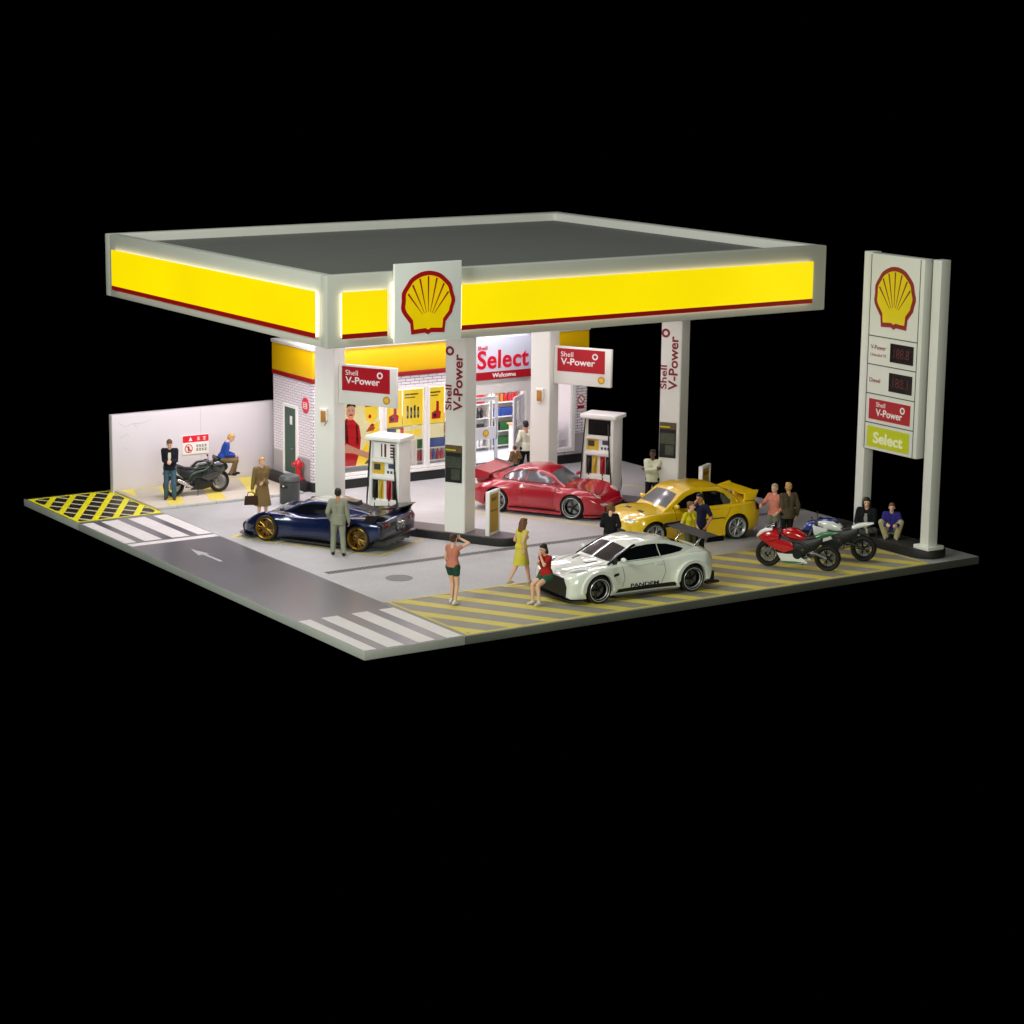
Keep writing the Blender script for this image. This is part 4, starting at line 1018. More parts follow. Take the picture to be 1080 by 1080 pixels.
def make_wheel(parent, r, tw, rr, spokes, m_rim, m_lip, style='dish', m_cal=None):
    """wheel with its outer face towards +y; rr = rim radius"""
    Y = Matrix.Rotation(R(-90), 4, 'X')      # local z -> +y
    h = tw / 2
    b = B(); b.lathe([(rr - 0.02, -h), (rr + 0.01, -h), (rr - 0.01, h * 0.72), (rr + 0.012, h - 0.012), (rr + 0.018, h), (rr - 0.004, h + 0.004), (rr - 0.018, h - 0.01), (rr - 0.03, h * 0.55), (rr - 0.035, -h + 0.02)], Y, 36, True)
    wh = b.build('wheel', m_rim, parent, 40)
    b = B(); b.lathe([(rr - 0.034, h * .62), (rr - 0.012, h - 0.006), (rr + 0.014, h + 0.006), (rr + 0.022, h + 0.002), (rr + 0.016, h - 0.012), (rr - 0.02, h * .6)], Y, 36, True); b.build('rim_lip', m_lip, wh, 40)
    b = B(); t = 0.03; hw = tw / 2 + 0.004
    b.lathe([(rr + 0.012, -hw), (r - 0.03, -hw), (r - 0.008, -hw + 0.02), (r, -hw + 0.045), (r, hw - 0.045), (r - 0.008, hw - 0.02), (r - 0.03, hw - 0.002), (rr + 0.02, hw - 0.006), (rr + 0.008, hw - 0.03), (rr + 0.008, -hw + 0.03)], Y, 40, True)
    b.build('tyre', M_tyre, wh, 40)
    b = B(); ys = h * (0.25 if style == 'dish' else 0.62)
    for k in range(spokes):
        a = 2 * math.pi * k / spokes
        for s_ in ((-1, 1) if style == 'twin' else (0,)):
            a0 = a + s_ * 0.5 / spokes; a1 = a + s_ * 1.3 / spokes
            q = [(0.03 * math.cos(a0), ys + 0.012, 0.03 * math.sin(a0)), (rr * .55 * math.cos((a0 + a1) / 2), ys + 0.008, rr * .55 * math.sin((a0 + a1) / 2)), ((rr - 0.015) * math.cos(a1), ys - 0.015 if style == 'dish' else h * .7, (rr - 0.015) * math.sin(a1))]
            wd = rr * (0.11 if style != 'twin' else 0.075) * (5 / max(spokes, 5)) ** 0.5
            b.tube(q, [wd, wd * .8, wd * .9], 6)
    b.cyl((0, ys - 0.02, 0), (0, ys + 0.03, 0), rr * 0.17, rr * 0.13, n=18)
    b.build('spokes', m_rim, wh, 40)
    b = B(); b.cyl((0, -0.03, 0), (0, 0.0, 0), rr * 0.72, n=28); b.build('brake_disc', M_steel, wh, 40)
    b = B(); b.cyl((0, -h + 0.02, 0), (0, -h + 0.03, 0), rr - 0.03, n=28); b.build('hub_backing', M_trim, wh, 40)
    return wh

def make_car(name, label, loc, rz, P, m_paint, wheel):
    t = thing(name, label, 'car', (loc[0], loc[1], 0.004), rz, 'cars on the forecourt')
    body, bvh = car_body('body', P, m_paint, t)
    w0 = make_wheel(t, P['r'], P['tw'], *wheel)
    first = True
    for xx in (P['wb'] / 2, -P['wb'] / 2):
        for sg_ in (1, -1):
            w = w0 if first else dup(w0)
            w.parent = t; first = False
            w.location = (xx, sg_ * P['track'], P['r']); w.rotation_euler = (0, 0, 0 if sg_ > 0 else math.pi)
    return t, body, bvh
def both(bvh, polys, off, m, name, parent, step=0.05):
    for M in (SIDE_L, SIDE_R):
        for p in polys: project(bvh, M, [p], off, m, name, parent, step)
def mirror_y(poly): return [(-p[0], p[1]) for p in poly]
def my_top(poly): return [(p[0], -p[1]) for p in poly]
def mirrors(t, x, y, z, m, sz=1.0):
    for sg_ in (1, -1):
        b = B(); b.ball((x, sg_ * (y + 0.1), z + 0.05), (0.065 * sz, 0.105 * sz, 0.06 * sz), 14); mm = b.build('wing_mirror', m, t, 60)
        b = B(); b.tube([(x, sg_ * (y - 0.04), z - 0.01), (x, sg_ * (y + 0.05), z + 0.03)], 0.022, 6); b.build('mirror_stalk', m, mm, 60)

def squeeze(P, kf, kr):
    h = P['wb'] / 2
    f = lambda x: h + (x - h) * kf if x > h else (-h + (x + h) * kr if x < -h else x)
    for k in ('top', 'sho', 'wid', 'shw', 'bot'): P[k] = [(f(x), v) for x, v in P[k]]
# white coupe with black wing ------------------------------------------------
P_w = dict(wb=2.78, r=0.345, tw=0.29, track=0.87, arch=0.395, round=0.06, crisp=True,
  top=[(2.24, .70), (2.05, .78), (1.6, .875), (.9, .955), (.3, .97), (-1.2, .99), (-1.6, 1.03), (-2.0, 1.05), (-2.24, 1.0)],
  sho=[(2.24, .66), (2.0, .75), (1.39, .84), (.8, .87), (0, .885), (-.8, .92), (-1.4, .97), (-2.0, .97), (-2.24, .92)],
  wid=[(2.24, .88), (2.1, .94), (1.85, .975), (1.39, .985), (1.0, .96), (.75, .915), (0, .895), (-.7, .92), (-1.0, .97), (-1.4, .995), (-1.85, 1.0), (-2.15, .93), (-2.24, .88)],
  shw=[(2.24, .94), (1.4, .94), (0, .955), (-1.4, .92), (-2.24, .9)], bot=[(2.24, .15), (1, .15), (-1.4, .15), (-2.24, .3)],
  cab=dict(z=[(1.05, .90), (.55, 1.16), (.15, 1.325), (-.25, 1.37), (-.75, 1.33), (-1.3, 1.19), (-1.85, 1.0)], wb=[(1.05, .76), (.2, .83), (-.7, .82), (-1.3, .74), (-1.85, .58)], wt=[(1.05, .74), (.5, .68), (.1, .625), (-.3, .615), (-.8, .58), (-1.85, .52)]))
squeeze(P_w, 0.84, 0.76)
M_pw = paint('pearl_white_paint', '#dfe3da', 0.3)
t, bd, bv = make_car('coupe_car', 'white sports coupe with a tall black rear wing on the striped parking strip', (8.27, 1.73), R(176.6), P_w, M_pw, (0.262, 5, M_blackw, M_lip, 'dish'))
t.scale = (0.95, 0.95, 0.95)
project(bv, tilt(.6, 1.1, 55), [[(-.79, -.33), (-.4, -.37), (.4, -.37), (.79, -.33), (.705, -.06), (.635, .12), (.59, .255), (.0, .285), (-.59, .255), (-.635, .12), (-.705, -.06)]], 0.006, M_glass, 'windscreen', t)
project(bv, tilt(-1.25, 1.2, 118), [[(-.47, -.2), (.47, -.2), (.45, .2), (0, .24), (-.45, .2)]], 0.006, M_glass, 'rear_window', t)
both(bv, [[(.86, .945), (.60, 1.09), (.34, 1.215), (.12, 1.262), (-.2, 1.285), (-.47, 1.275), (-.50, .985)], [(-.53, .985), (-.50, 1.27), (-.8, 1.235), (-1.1, 1.15), (-1.33, 1.065), (-1.2, 1.02)]], 0.006, M_glass, 'side_window', t, 0.022)
both(bv, [strip([(.66, .90), (.60, .55), (.66, .32)], .008), strip([(-.56, .93), (-.62, .6), (-.5, .32)], .008), strip([(.66, .93), (-.56, .96)], .008)], 0.004, M_gap, 'shut_line', t, 0.06)
both(bv, [[(.86, .2), (-.92, .2), (-.92, .31), (.78, .29)]], 0.012, M_trim, 'sill', t)
for sg_ in (1, -1):
    b = B(); b.tube([(x_, sg_ * (catmull(P_w['cab']['wt'], x_) - .004), catmull(P_w['cab']['z'], x_) - .026) for x_ in [1.0 - .05 * k for k in range(18)]], .036, 8); b.build('pillar_trim', M_glass, t, 60)
for xx, yo in ((1.39, 1.035), (-1.39, 1.05)):
    sec = [(xx + .505 * math.cos(R(a)), .355 + .475 * math.sin(R(a))) for a in range(-8, 189, 7)] + [(xx + .4 * math.cos(R(a)), .355 + .4 * math.sin(R(a))) for a in range(188, -9, -7)]
    for M in (SIDE_L, SIDE_R):
        b = B(); b.prism(sec, .80, yo, M, 0.03); b.build('over_fender', M_pw, t, 40)
for sg_ in (1, -1):
    project(bv, TOP, [strip([(2.0, .34 * sg_), (1.5, .56 * sg_), (1.0, .74 * sg_)], .008)], 0.004, M_gap, 'bonnet_line', t, 0.06)
both(bv, [[(.95, .62), (.78, .64), (.76, .70), (.93, .69)]], 0.006, M_trim, 'fender_vent', t, 0.04)
both(bv, [[(-.50, .80), (-.34, .80), (-.34, .84), (-.50, .84)]], 0.02, M_pw, 'door_handle', t, 0.04)
project(bv, FRONT, [[(-.66, .15), (.66, .15), (.70, .44), (.56, .645), (-.56, .645), (-.70, .44)]], 0.012, M_trim, 'front_grille', t)
for sg_ in (1, -1):
    pl_ = [(2.0, .5), (1.9, .68), (1.62, .82), (1.6, .76), (1.78, .60)]
    project(bv, TOP, [[(a, b_ * sg_) for a, b_ in pl_]], 0.006, M_lamp, 'headlamp', t, 0.05)
    project(bv, TOP, [[(1.42, .26 * sg_), (1.12, .36 * sg_), (1.1, .45 * sg_), (1.38, .34 * sg_)]], 0.006, M_trim, 'bonnet_vent', t, 0.05)
    project(bv, REAR, [oval(.52 * sg_, .80, .09, .09), oval(.73 * sg_, .80, .075, .075)], 0.008, M_tail, 'tail_lamp', t, 0.04)
b = B(); b.prism([(2.2, -.66), (2.1, -.88), (1.84, -1.0), (1.84, 1.0), (2.1, .88), (2.2, .66), (2.27, 0)], 0.085, 0.125); b.build('front_splitter', M_carbon, t, 30)
for sg_ in (1, -1):
    b = B(); b.prism([(.98, sg_ * .84), (-.98, sg_ * .84), (-.98, sg_ * 1.0), (.9, sg_ * .98)], 0.085, 0.15); b.build('side_skirt', M_carbon, t, 30)
    b = B(); b.prism([(-1.8, sg_ * .9), (-2.16, sg_ * .86), (-2.2, sg_ * 1.0), (-1.8, sg_ * 1.02)], 0.16, 0.22); b.build('rear_flap', M_carbon, t, 30)
b = B(); b.prism([(-1.8, -.8), (-2.18, -.8), (-2.18, .8), (-1.8, .8)], 0.2, 0.42); b.build('diffuser', M_trim, t, 30)
wg = [(p_[0] - .13, p_[1] - .13) for p_ in [(-1.72, 1.415), (-1.8, 1.44), (-1.95, 1.445), (-2.12, 1.47), (-2.12, 1.455), (-1.95, 1.415), (-1.78, 1.405)]]
b = B(); b.loft([[Vector((p[0], y, p[1])) for p in wg] for y in (-.96, 0, .96)]); wing = b.build('rear_wing', mat('matt_black', '#191a18', 0.65, var=0.15), t, 30)
for sg_ in (1, -1):
    b = B(); b.prism([(-1.79, 1.23), (-2.31, 1.23), (-2.31, 1.37), (-1.83, 1.35)], sg_ * .962, sg_ * .985, SIDE_L); b.build('end_plate', M_carbon, wing, 30)
    b = B(); b.tube([(-1.80, sg_ * .42, 1.0), (-1.94, sg_ * .42, 1.15), (-2.04, sg_ * .42, 1.29)], [.035, .025, .03], 6); b.build('wing_stay', M_chrome, wing, 40)
mirrors(t, .66, .84, .97, M_pw)
for M, x0_ in ((SIDE_R, None), (SIDE_L, None)):
    pass
def side_text(bv, s, xa, xb, z0, z1, m, t, left=True, name='lettering', bold=0.03):
    """writing wrapped on a flank; on the left flank it reads towards the tail"""
    me = text_mesh(s, bold, 0.0)
    xs_ = [v.co.x for v in me.vertices]; ys_ = [v.co.y for v in me.vertices]; a, c, d, e = min(xs_), max(xs_), min(ys_), max(ys_)
    sg_ = 1 if left else -1
    for v in me.vertices:
        f = (v.co.x - a) / (c - a); x = xa + (xb - xa) * f; z = z0 + (v.co.y - d) / (e - d) * (z1 - z0)
        h_ = bv.ray_cast(Vector((x, sg_ * 3, z)), Vector((0, -sg_, 0)))
        v.co = (h_[0] if h_[0] else Vector((x, sg_ * 0.95, z))) + Vector((0, sg_ * 0.014, 0))
    me.materials.clear(); me.materials.append(m)
    return link_mesh(name, me, t, 0)
side_text(bv, 'PANDEM', .42, -.42, .29, .39, M_black, t, True); side_text(bv, 'PANDEM', -.42, .42, .29, .39, M_black, t, False)

# red rear engined coupe -----------------------------------------------------
P_r = dict(wb=2.27, r=0.33, tw=0.29, track=0.83, arch=0.365, round=0.1,
  top=[(1.95, .50), (1.8, .60), (1.3, .73), (.9, .82), (.4, .88), (-.9, .93), (-1.4, .86), (-1.8, .76), (-1.98, .66)],
  sho=[(1.95, .46), (1.78, .66), (1.45, .80), (1.1, .835), (.7, .815), (0, .84), (-.7, .87), (-1.15, .885), (-1.6, .80), (-1.98, .6)],
  wid=[(1.95, .74), (1.8, .85), (1.5, .94), (1.13, .975), (.8, .93), (.55, .855), (0, .84), (-.45, .855), (-.75, .95), (-1.13, 1.01), (-1.55, .98), (-1.85, .88), (-1.98, .78)],
  shw=[(1.95, .84), (1.4, .80), (1.0, .82), (.2, .92), (-.6, .9), (-1.2, .8), (-1.98, .78)], bot=[(1.95, .16), (1, .13), (-1.2, .13), (-1.98, .26)],
  cab=dict(z=[(.88, .80), (.55, 1.0), (.22, 1.205), (-.15, 1.28), (-.6, 1.245), (-1.15, 1.05), (-1.75, .8)], wb=[(.88, .70), (.2, .76), (-.5, .75), (-1.0, .66), (-1.7, .46)], wt=[(.88, .64), (.5, .58), (.15, .52), (-.2, .52), (-.7, .49), (-1.7, .42)]))
M_pr = paint('crimson_paint', '#a00f22', 0.3)
cxr = Vector((11.22, 9.97)) + Vector((VX, VY)) * 0.93
t, bd, bv = make_car('wide_coupe_car', 'crimson wide body coupe with big rear wing parked at the second pump', (cxr.x, cxr.y), R(-58.5), P_r, M_pr, (0.25, 5, M_blackw, M_lip, 'dish'))
project(bv, tilt(.5, 1.0, 50), [[(-.58, -.26), (.58, -.26), (.53, .0), (.46, .22), (0, .25), (-.46, .22), (-.53, .0)]], 0.006, M_glass2, 'windscreen', t)
project(bv, tilt(-1.05, 1.05, 118), [[(-.4, -.22), (.4, -.22), (.42, .14), (0, .18), (-.42, .14)]], 0.006, M_glass, 'rear_window', t)
both(bv, [[(.58, .91), (.3, 1.06), (.1, 1.13), (-.12, 1.165), (-.3, 1.165), (-.34, .93)], [(-.38, .93), (-.34, 1.165), (-.6, 1.14), (-.85, 1.06), (-1.02, .98), (-.9, .945)]], 0.006, M_glass2, 'side_window', t)
both(bv, [strip([(.62, .9), (.62, .885), (-1.05, .905), (-1.08, .97), (-.88, 1.08), (-.6, 1.165), (-.15, 1.195)], .03)], 0.010, M_trim, 'window_trim', t, 0.05)
both(bv, [strip([(.56, .86), (.55, .5), (.5, .26)], .008), strip([(-.37, .9), (-.42, .55), (-.36, .26)], .008)], 0.004, M_gap, 'shut_line', t, 0.06)
both(bv, [[(-.32, .76), (-.16, .76), (-.16, .795), (-.32, .795)]], 0.02, M_pr, 'door_handle', t, 0.04)
both(bv, [[(.74, .14), (-.74, .14), (-.74, .20), (.74, .20)]], 0.012, M_trim, 'sill', t)
for sg_ in (1, -1):
    b = B(); b.prism([(.82, sg_ * .8), (-.78, sg_ * .8), (-.78, sg_ * .985), (.82, sg_ * .955)], 0.1, 0.16); b.build('side_skirt', M_pr, t, 30)
    project(bv, tilt(1.74, .66, 26), [oval(.64 * sg_, -.0, .10, .11)], 0.012, M_lamp2, 'headlamp', t, 0.05)
    project(bv, FRONT, [[(.42 * sg_, .26), (.7 * sg_, .28), (.7 * sg_, .38), (.42 * sg_, .38)]], 0.012, M_trim, 'bumper_intake', t, 0.05)
    project(bv, FRONT, [[(.5 * sg_, .42), (.74 * sg_, .43), (.74 * sg_, .48), (.5 * sg_, .47)]], 0.014, M_lamp, 'indicator', t, 0.05)
project(bv, FRONT, [[(-.36, .24), (.36, .24), (.36, .36), (-.36, .36)]], 0.012, M_trim, 'bumper_intake', t)
project(bv, TOP, [strip([(1.72, .42), (1.3, .5), (.9, .58)], .009), strip([(1.72, -.42), (1.3, -.5), (.9, -.58)], .009), strip([(1.72, -.42), (1.76, 0), (1.72, .42)], .009)], 0.004, M_gap, 'bonnet_line', t, 0.06)
project(bv, REAR, [[(-.8, .62), (.8, .62), (.78, .70), (-.78, .70)]], 0.012, M_tail, 'tail_lamp', t)
b = B(); b.prism([(1.9, -.6), (1.8, -.82), (1.5, -.95), (1.5, .95), (1.8, .82), (1.9, .6), (2.08, .5), (2.1, 0), (2.08, -.5)], 0.09, 0.13); b.build('front_splitter', M_pr, t, 30)
# big rear wing
b = B(); wg = [(-1.42, .98), (-1.62, 1.0), (-1.98, 1.07), (-1.98, 1.035), (-1.62, .95), (-1.44, .94)]
b.loft([[Vector((p[0], y, p[1] + 0.05)) for p in wg] for y in (-.80, 0, .80)]); wing = b.build('rear_wing', M_pr, t, 30)
b = B(); b.loft([[Vector((p[0] - .02, y, p[1] - .06)) for p in wg] for y in (-.72, 0, .72)]); b.build('lower_wing_blade', M_trim, wing, 30)
for sg_ in (1, -1):
    b = B(); b.prism([(-1.44, .9), (-1.92, .86), (-2.02, 1.14), (-1.95, 1.16), (-1.42, 1.06)], sg_ * .805, sg_ * .825, SIDE_L); b.build('end_plate', M_pr if sg_ < 0 else mat('grey_carbon', '#6d7573', 0.35, 0.0, 0.4), wing, 30)
b = B(); b.prism([(-1.25, .86), (-1.9, .7), (-1.95, 1.0), (-1.45, 1.0)], -.6, .6, SIDE_L, 0.03); b.build('engine_lid', M_pr, t, 30)
mirrors(t, .56, .74, .9, M_pr, 0.9)

# yellow saloon ---------------------------------------------------------------
P_y = dict(wb=2.51, r=0.325, tw=0.235, track=0.755, arch=0.37, round=0.06, crisp=True,
  top=[(2.04, .70), (1.9, .78), (1.4, .885), (.9, .955), (.3, .98), (-1.1, .99), (-1.4, 1.02), (-1.85, 1.035), (-2.05, .98)],
  sho=[(2.04, .66), (1.85, .75), (1.25, .855), (.6, .875), (0, .895), (-.8, .92), (-1.3, .945), (-1.85, .95), (-2.05, .88)],
  wid=[(2.04, .74), (1.9, .81), (1.6, .865), (1.25, .89), (.9, .86), (.5, .845), (-.7, .85), (-1.25, .89), (-1.65, .87), (-1.95, .8), (-2.05, .74)],
  shw=[(2.04, .93), (1.2, .93), (0, .96), (-1.3, .95), (-2.05, .94)], bot=[(2.04, .16), (1, .17), (-1.3, .17), (-2.05, .28)],
  cab=dict(z=[(.94, .90), (.60, 1.15), (.27, 1.375), (-.1, 1.44), (-.8, 1.42), (-1.1, 1.28), (-1.46, 1.01)], wb=[(.94, .73), (.2, .79), (-.8, .79), (-1.55, .69)], wt=[(.94, .70), (.5, .665), (.15, .64), (-.7, .63), (-1.05, .615), (-1.55, .6)]))
squeeze(P_y, 0.74, 0.92)
P_y['wid'][0] = (P_y['wid'][0][0], .60); P_y['wid'][1] = (P_y['wid'][1][0], .74)
M_py = paint('yellow_paint_gloss', '#e0b80e', 0.3)
t, bd, bv = make_car('saloon_car', 'yellow four door saloon with rear spoiler between the island and the parking strip', (13.0, 5.72), R(173.6), P_y, M_py, (0.245, 6, M_silverw, M_silverw, 'twin'))
project(bv, tilt(.6, 1.13, 52), [[(-.64, -.27), (.64, -.27), (.57, .02), (.5, .24), (0, .265), (-.5, .24), (-.57, .02)]], 0.006, M_glass2, 'windscreen', t)
project(bv, tilt(-1.2, 1.2, 125), [[(-.55, -.2), (.55, -.2), (.5, .18), (0, .2), (-.5, .18)]], 0.006, M_glass, 'rear_window', t)
both(bv, [[(.68, .95), (.42, 1.13), (.22, 1.25), (-.05, 1.33), (-.2, 1.335), (-.24, .955)], [(-.29, .955), (-.25, 1.335), (-.66, 1.325), (-.9, 1.24), (-1.12, 1.04), (-1.07, .965)]], 0.006, M_glass, 'side_window', t)
both(bv, [strip([(.62, .93), (.6, .5), (.55, .28)], .008), strip([(-.27, .95), (-.3, .28)], .008), strip([(-1.08, .96), (-.98, .75), (-.86, .55)], .008)], 0.004, M_gap, 'shut_line', t, 0.06)
both(bv, [strip([(.9, .6), (-.86, .62)], .028)], 0.010, M_gap, 'rub_strip', t, 0.06)
both(bv, [[(-.2, .80), (-.06, .80), (-.06, .835), (-.2, .835)], [(-.95, .82), (-.81, .82), (-.81, .855), (-.95, .855)]], 0.02, M_py, 'door_handle', t, 0.04)
project(bv, FRONT, [[(-.40, .22), (.40, .22), (.44, .44), (-.44, .44)], [(-.22, .54), (.22, .54), (.22, .62), (-.22, .62)]], 0.012, M_trim, 'front_grille', t)
for sg_ in (1, -1):
    project(bv, FRONT, [oval(.62 * sg_, .34, .09, .09)], 0.014, M_lamp, 'fog_lamp', t, 0.04)
    project(bv, tilt(1.8, .70, 16), [[(.34 * sg_, -.05), (.6 * sg_, -.05), (.68 * sg_, .0), (.66 * sg_, .05), (.36 * sg_, .04)]], 0.008, M_lamp, 'headlamp', t, 0.04)
    project(bv, TOP, [[(1.42, .2 * sg_), (1.34, .2 * sg_), (1.34, .44 * sg_), (1.42, .44 * sg_)]], 0.006, M_trim, 'bonnet_vent', t, 0.05)
    project(bv, REAR, [[(.44 * sg_, .74), (.76 * sg_, .72), (.76 * sg_, .9), (.46 * sg_, .92)]], 0.010, M_tail, 'tail_lamp', t, 0.05)
    project(bv, SIDE_L if sg_ > 0 else SIDE_R, [[(-1.97, .74), (-1.87, .74), (-1.85, .92), (-1.97, .92)]], 0.008, M_tail, 'tail_lamp', t, 0.05)
    b = B(); b.prism([(.86, sg_ * .74), (-.86, sg_ * .74), (-.86, sg_ * .89), (.86, sg_ * .875)], 0.13, 0.22); b.build('side_skirt', M_py, t, 30)
project(bv, REAR, [[(-.24, .62), (.24, .62), (.24, .73), (-.24, .73)]], 0.014, M_white2, 'number_plate', t)
b = B(); b.prism([(1.84, -.56), (1.76, -.72), (1.56, -.86), (1.56, .86), (1.76, .72), (1.84, .56), (1.94, .4), (1.96, 0), (1.94, -.4)], 0.14, 0.19); b.build('front_lip', M_py, t, 30)
wg = [(-1.56, 1.155), (-1.66, 1.185), (-1.95, 1.22), (-1.95, 1.195), (-1.66, 1.14), (-1.57, 1.14)]
b = B(); b.loft([[Vector((p[0], y, p[1])) for p in wg] for y in (-.68, 0, .68)]); wing = b.build('rear_wing', M_py, t, 30)
for sg_ in (1, -1):
    b = B(); b.prism([(-1.56, .98), (-1.88, .98), (-1.99, 1.24), (-1.93, 1.255), (-1.56, 1.17)], sg_ * .64, sg_ * .71, SIDE_L, 0.015); b.build('wing_end', M_py, wing, 30)
b = B(); b.prism([(-1.64, 1.02), (-1.86, 1.02), (-1.9, 1.19), (-1.68, 1.16)], -.04, .04, SIDE_L); b.build('wing_stay', M_py, wing, 30)
mirrors(t, .62, .78, .98, M_py)

# low dark blue supercar ------------------------------------------------------
P_b = dict(wb=2.73, r=0.345, tw=0.28, track=0.86, arch=0.375, round=0.1,
  top=[(2.2, .42), (2.0, .50), (1.5, .64), (1.1, .74), (.6, .80), (-.6, .84), (-1.2, .85), (-1.8, .86), (-2.1, .84)],
  sho=[(2.2, .38), (2.0, .52), (1.65, .70), (1.36, .77), (1.0, .74), (.5, .69), (-.3, .74), (-.9, .83), (-1.36, .87), (-1.8, .86), (-2.1, .82)],
  wid=[(2.2, .70), (2.05, .84), (1.75, .95), (1.36, .995), (.95, .95), (.5, .89), (0, .88), (-.5, .93), (-.95, 1.0), (-1.36, 1.03), (-1.8, 1.02), (-2.1, .98)],
  shw=[(2.2, .86), (1.4, .84), (.5, .94), (-.3, .94), (-1.3, .86), (-2.1, .88)], bot=[(2.2, .13), (1, .12), (-1.4, .13), (-2.1, .4)],
  cab=dict(z=[(1.2, .70), (.85, .88), (.45, 1.06), (.1, 1.13), (-.35, 1.12), (-.9, 1.0), (-1.6, .84)], wb=[(1.2, .62), (.7, .72), (.2, .78), (-.4, .76), (-.9, .55), (-1.6, .34)], wt=[(1.2, .56), (.7, .54), (.4, .5), (0, .49), (-.4, .47), (-1.6, .28)]))
squeeze(P_b, 0.97, 0.8)
M_pb = mat('dark_blue_paint', '#0d1c48', 0.28, 0.3, 1.0, var=0.15, scale=3)
cxb = Vector((4.04, 9.69)) + Vector((VX, VY)) * 0.97
t, bd, bv = make_car('supercar', 'dark blue low supercar with gold wheels parked at the first pump', (cxb.x, cxb.y), R(121.5), P_b, M_pb, (0.262, 7, M_goldw, M_goldw, 'twin'))
project(bv, tilt(.78, .95, 62), [[(-.5, -.32), (.5, -.32), (.54, .0), (.46, .3), (0, .33), (-.46, .3), (-.54, .0)]], 0.006, M_glass2, 'windscreen', t)
project(bv, TOP, [[(.34, -.42), (.34, .42), (.0, .44), (-.4, .40), (-.4, -.40), (.0, -.44)]], 0.006, mat('roof_silver', '#b9bbae', 0.2, 0.1, 1.0, var=0.05), 'roof_panel', t)
both(bv, [[(.86, .78), (.5, .965), (.25, 1.02), (-.05, 1.045), (-.3, 1.03), (-.42, .82), (.3, .765)]], 0.006, M_glass, 'side_window', t)
both(bv, [strip([(.9, .76), (.8, .4), (.7, .24)], .008), strip([(-.44, .82), (-.5, .5), (-.4, .24)], .008)], 0.004, M_gap, 'shut_line', t, 0.06)
both(bv, [[(.92, .13), (-.92, .13), (-.92, .26), (.92, .22)]], 0.012, M_carbon, 'sill', t)
both(bv, [[(-.62, .58), (-.88, .62), (-.92, .74), (-.66, .74)]], 0.008, M_trim, 'side_intake', t)
for sg_ in (1, -1):
    project(bv, TOP, [oval(1.86, .58 * sg_, .09, .07), oval(1.72, .68 * sg_, .09, .07)], 0.008, M_lamp, 'headlamp', t, 0.04)
    project(bv, FRONT, [[(.42 * sg_, .18), (.7 * sg_, .2), (.72 * sg_, .34), (.44 * sg_, .34)]], 0.012, M_trim, 'front_intake', t)
    b = B(); b.prism([(2.42, sg_ * .1), (2.3, sg_ * .74), (2.0, sg_ * .97), (1.84, sg_ * .97), (1.84, sg_ * .1)], 0.09, 0.125); b.build('front_splitter', M_carbon, t, 30)
    b = B(); b.prism([(.95, sg_ * .8), (-.95, sg_ * .8), (-.95, sg_ * 1.0), (.95, sg_ * .96)], 0.08, 0.12); b.build('side_skirt', M_carbon, t, 30)
    b = B(); b.prism([(1.95, sg_ * .78), (1.72, sg_ * .99), (1.75, sg_ * 1.06), (2.0, sg_ * .92)], .4, .42); b.build('canard', M_carbon, t, 30)
b = B(); b.prism([(-1.5, .42), (-2.04, .36), (-2.07, .72), (-1.98, .83), (-1.5, .85)], -.93, .93, SIDE_L, 0.04); b.build('rear_panel', M_carbon, t, 30)
b = B(); b.prism([(-1.7, .14), (-2.14, .22), (-2.14, .34), (-1.7, .4)], -.86, .86, SIDE_L, 0.02); b.build('diffuser', M_carbon, t, 30)
for k in range(6):
    b = B(); b.prism([(-1.8, .13), (-2.13, .18), (-2.13, .33), (-1.8, .33)], -.75 + k * .3 - .012, -.75 + k * .3 + .012, SIDE_L); b.build('diffuser_fin', M_carbon, t, 30)
b = B(); b.cyl((-2.05, 0, .6), (-2.1, 0, .6), .17, n=28); ex = b.build('exhaust_surround', M_steel, t, 40)
for a_, c_ in ((.07, .07), (-.07, .07), (.07, -.07), (-.07, -.07)):
    b = B(); b.lathe([(.04, 0), (.055, 0), (.055, .08), (.04, .08)], Matrix.Translation((-2.1, a_, .6 + c_)) @ Matrix.Rotation(R(-90), 4, 'Y'), 16, True); b.build('exhaust_pipe', M_chrome, ex, 40)
for sg_ in (1, -1):
    for k in range(2):
        b = B(); b.cyl((-2.04, sg_ * (.62 + k * .17), .7), (-2.09, sg_ * (.62 + k * .17), .7), .06, n=16); b.build('tail_lamp', M_tail, t, 40)
    wg = [(-1.55, .95), (-1.7, .98), (-2.03, 1.02), (-2.03, .995), (-1.7, .945), (-1.57, .93)]
    b = B(); b.loft([[Vector((p[0] + (.12 if abs(y) < .3 else 0), y, p[1] + (.0 if abs(y) > .3 else -.02))) for p in wg] for y in (sg_ * .14, sg_ * .6, sg_ * 1.0)]); wing = b.build('rear_wing', M_carbon, t, 30)
    b = B(); b.prism([(-1.5, .8), (-1.85, .8), (-1.99, .985), (-1.65, .96)], sg_ * .955, sg_ * .985, SIDE_L); b.build('wing_end', M_carbon, wing, 30)
b = B(); b.prism([(-.5, 1.12), (-.9, 1.12), (-.95, .98), (-.45, 1.08)], -.16, .16, SIDE_L, 0.02); b.build('roof_scoop', M_carbon, t, 30)
project(bv, TOP, [[(-.95, -.3), (-.95, .3), (-1.5, .24), (-1.5, -.24)]], 0.008, M_trim, 'engine_cover', t)
mirrors(t, .95, .72, .82, M_carbon, 0.9)

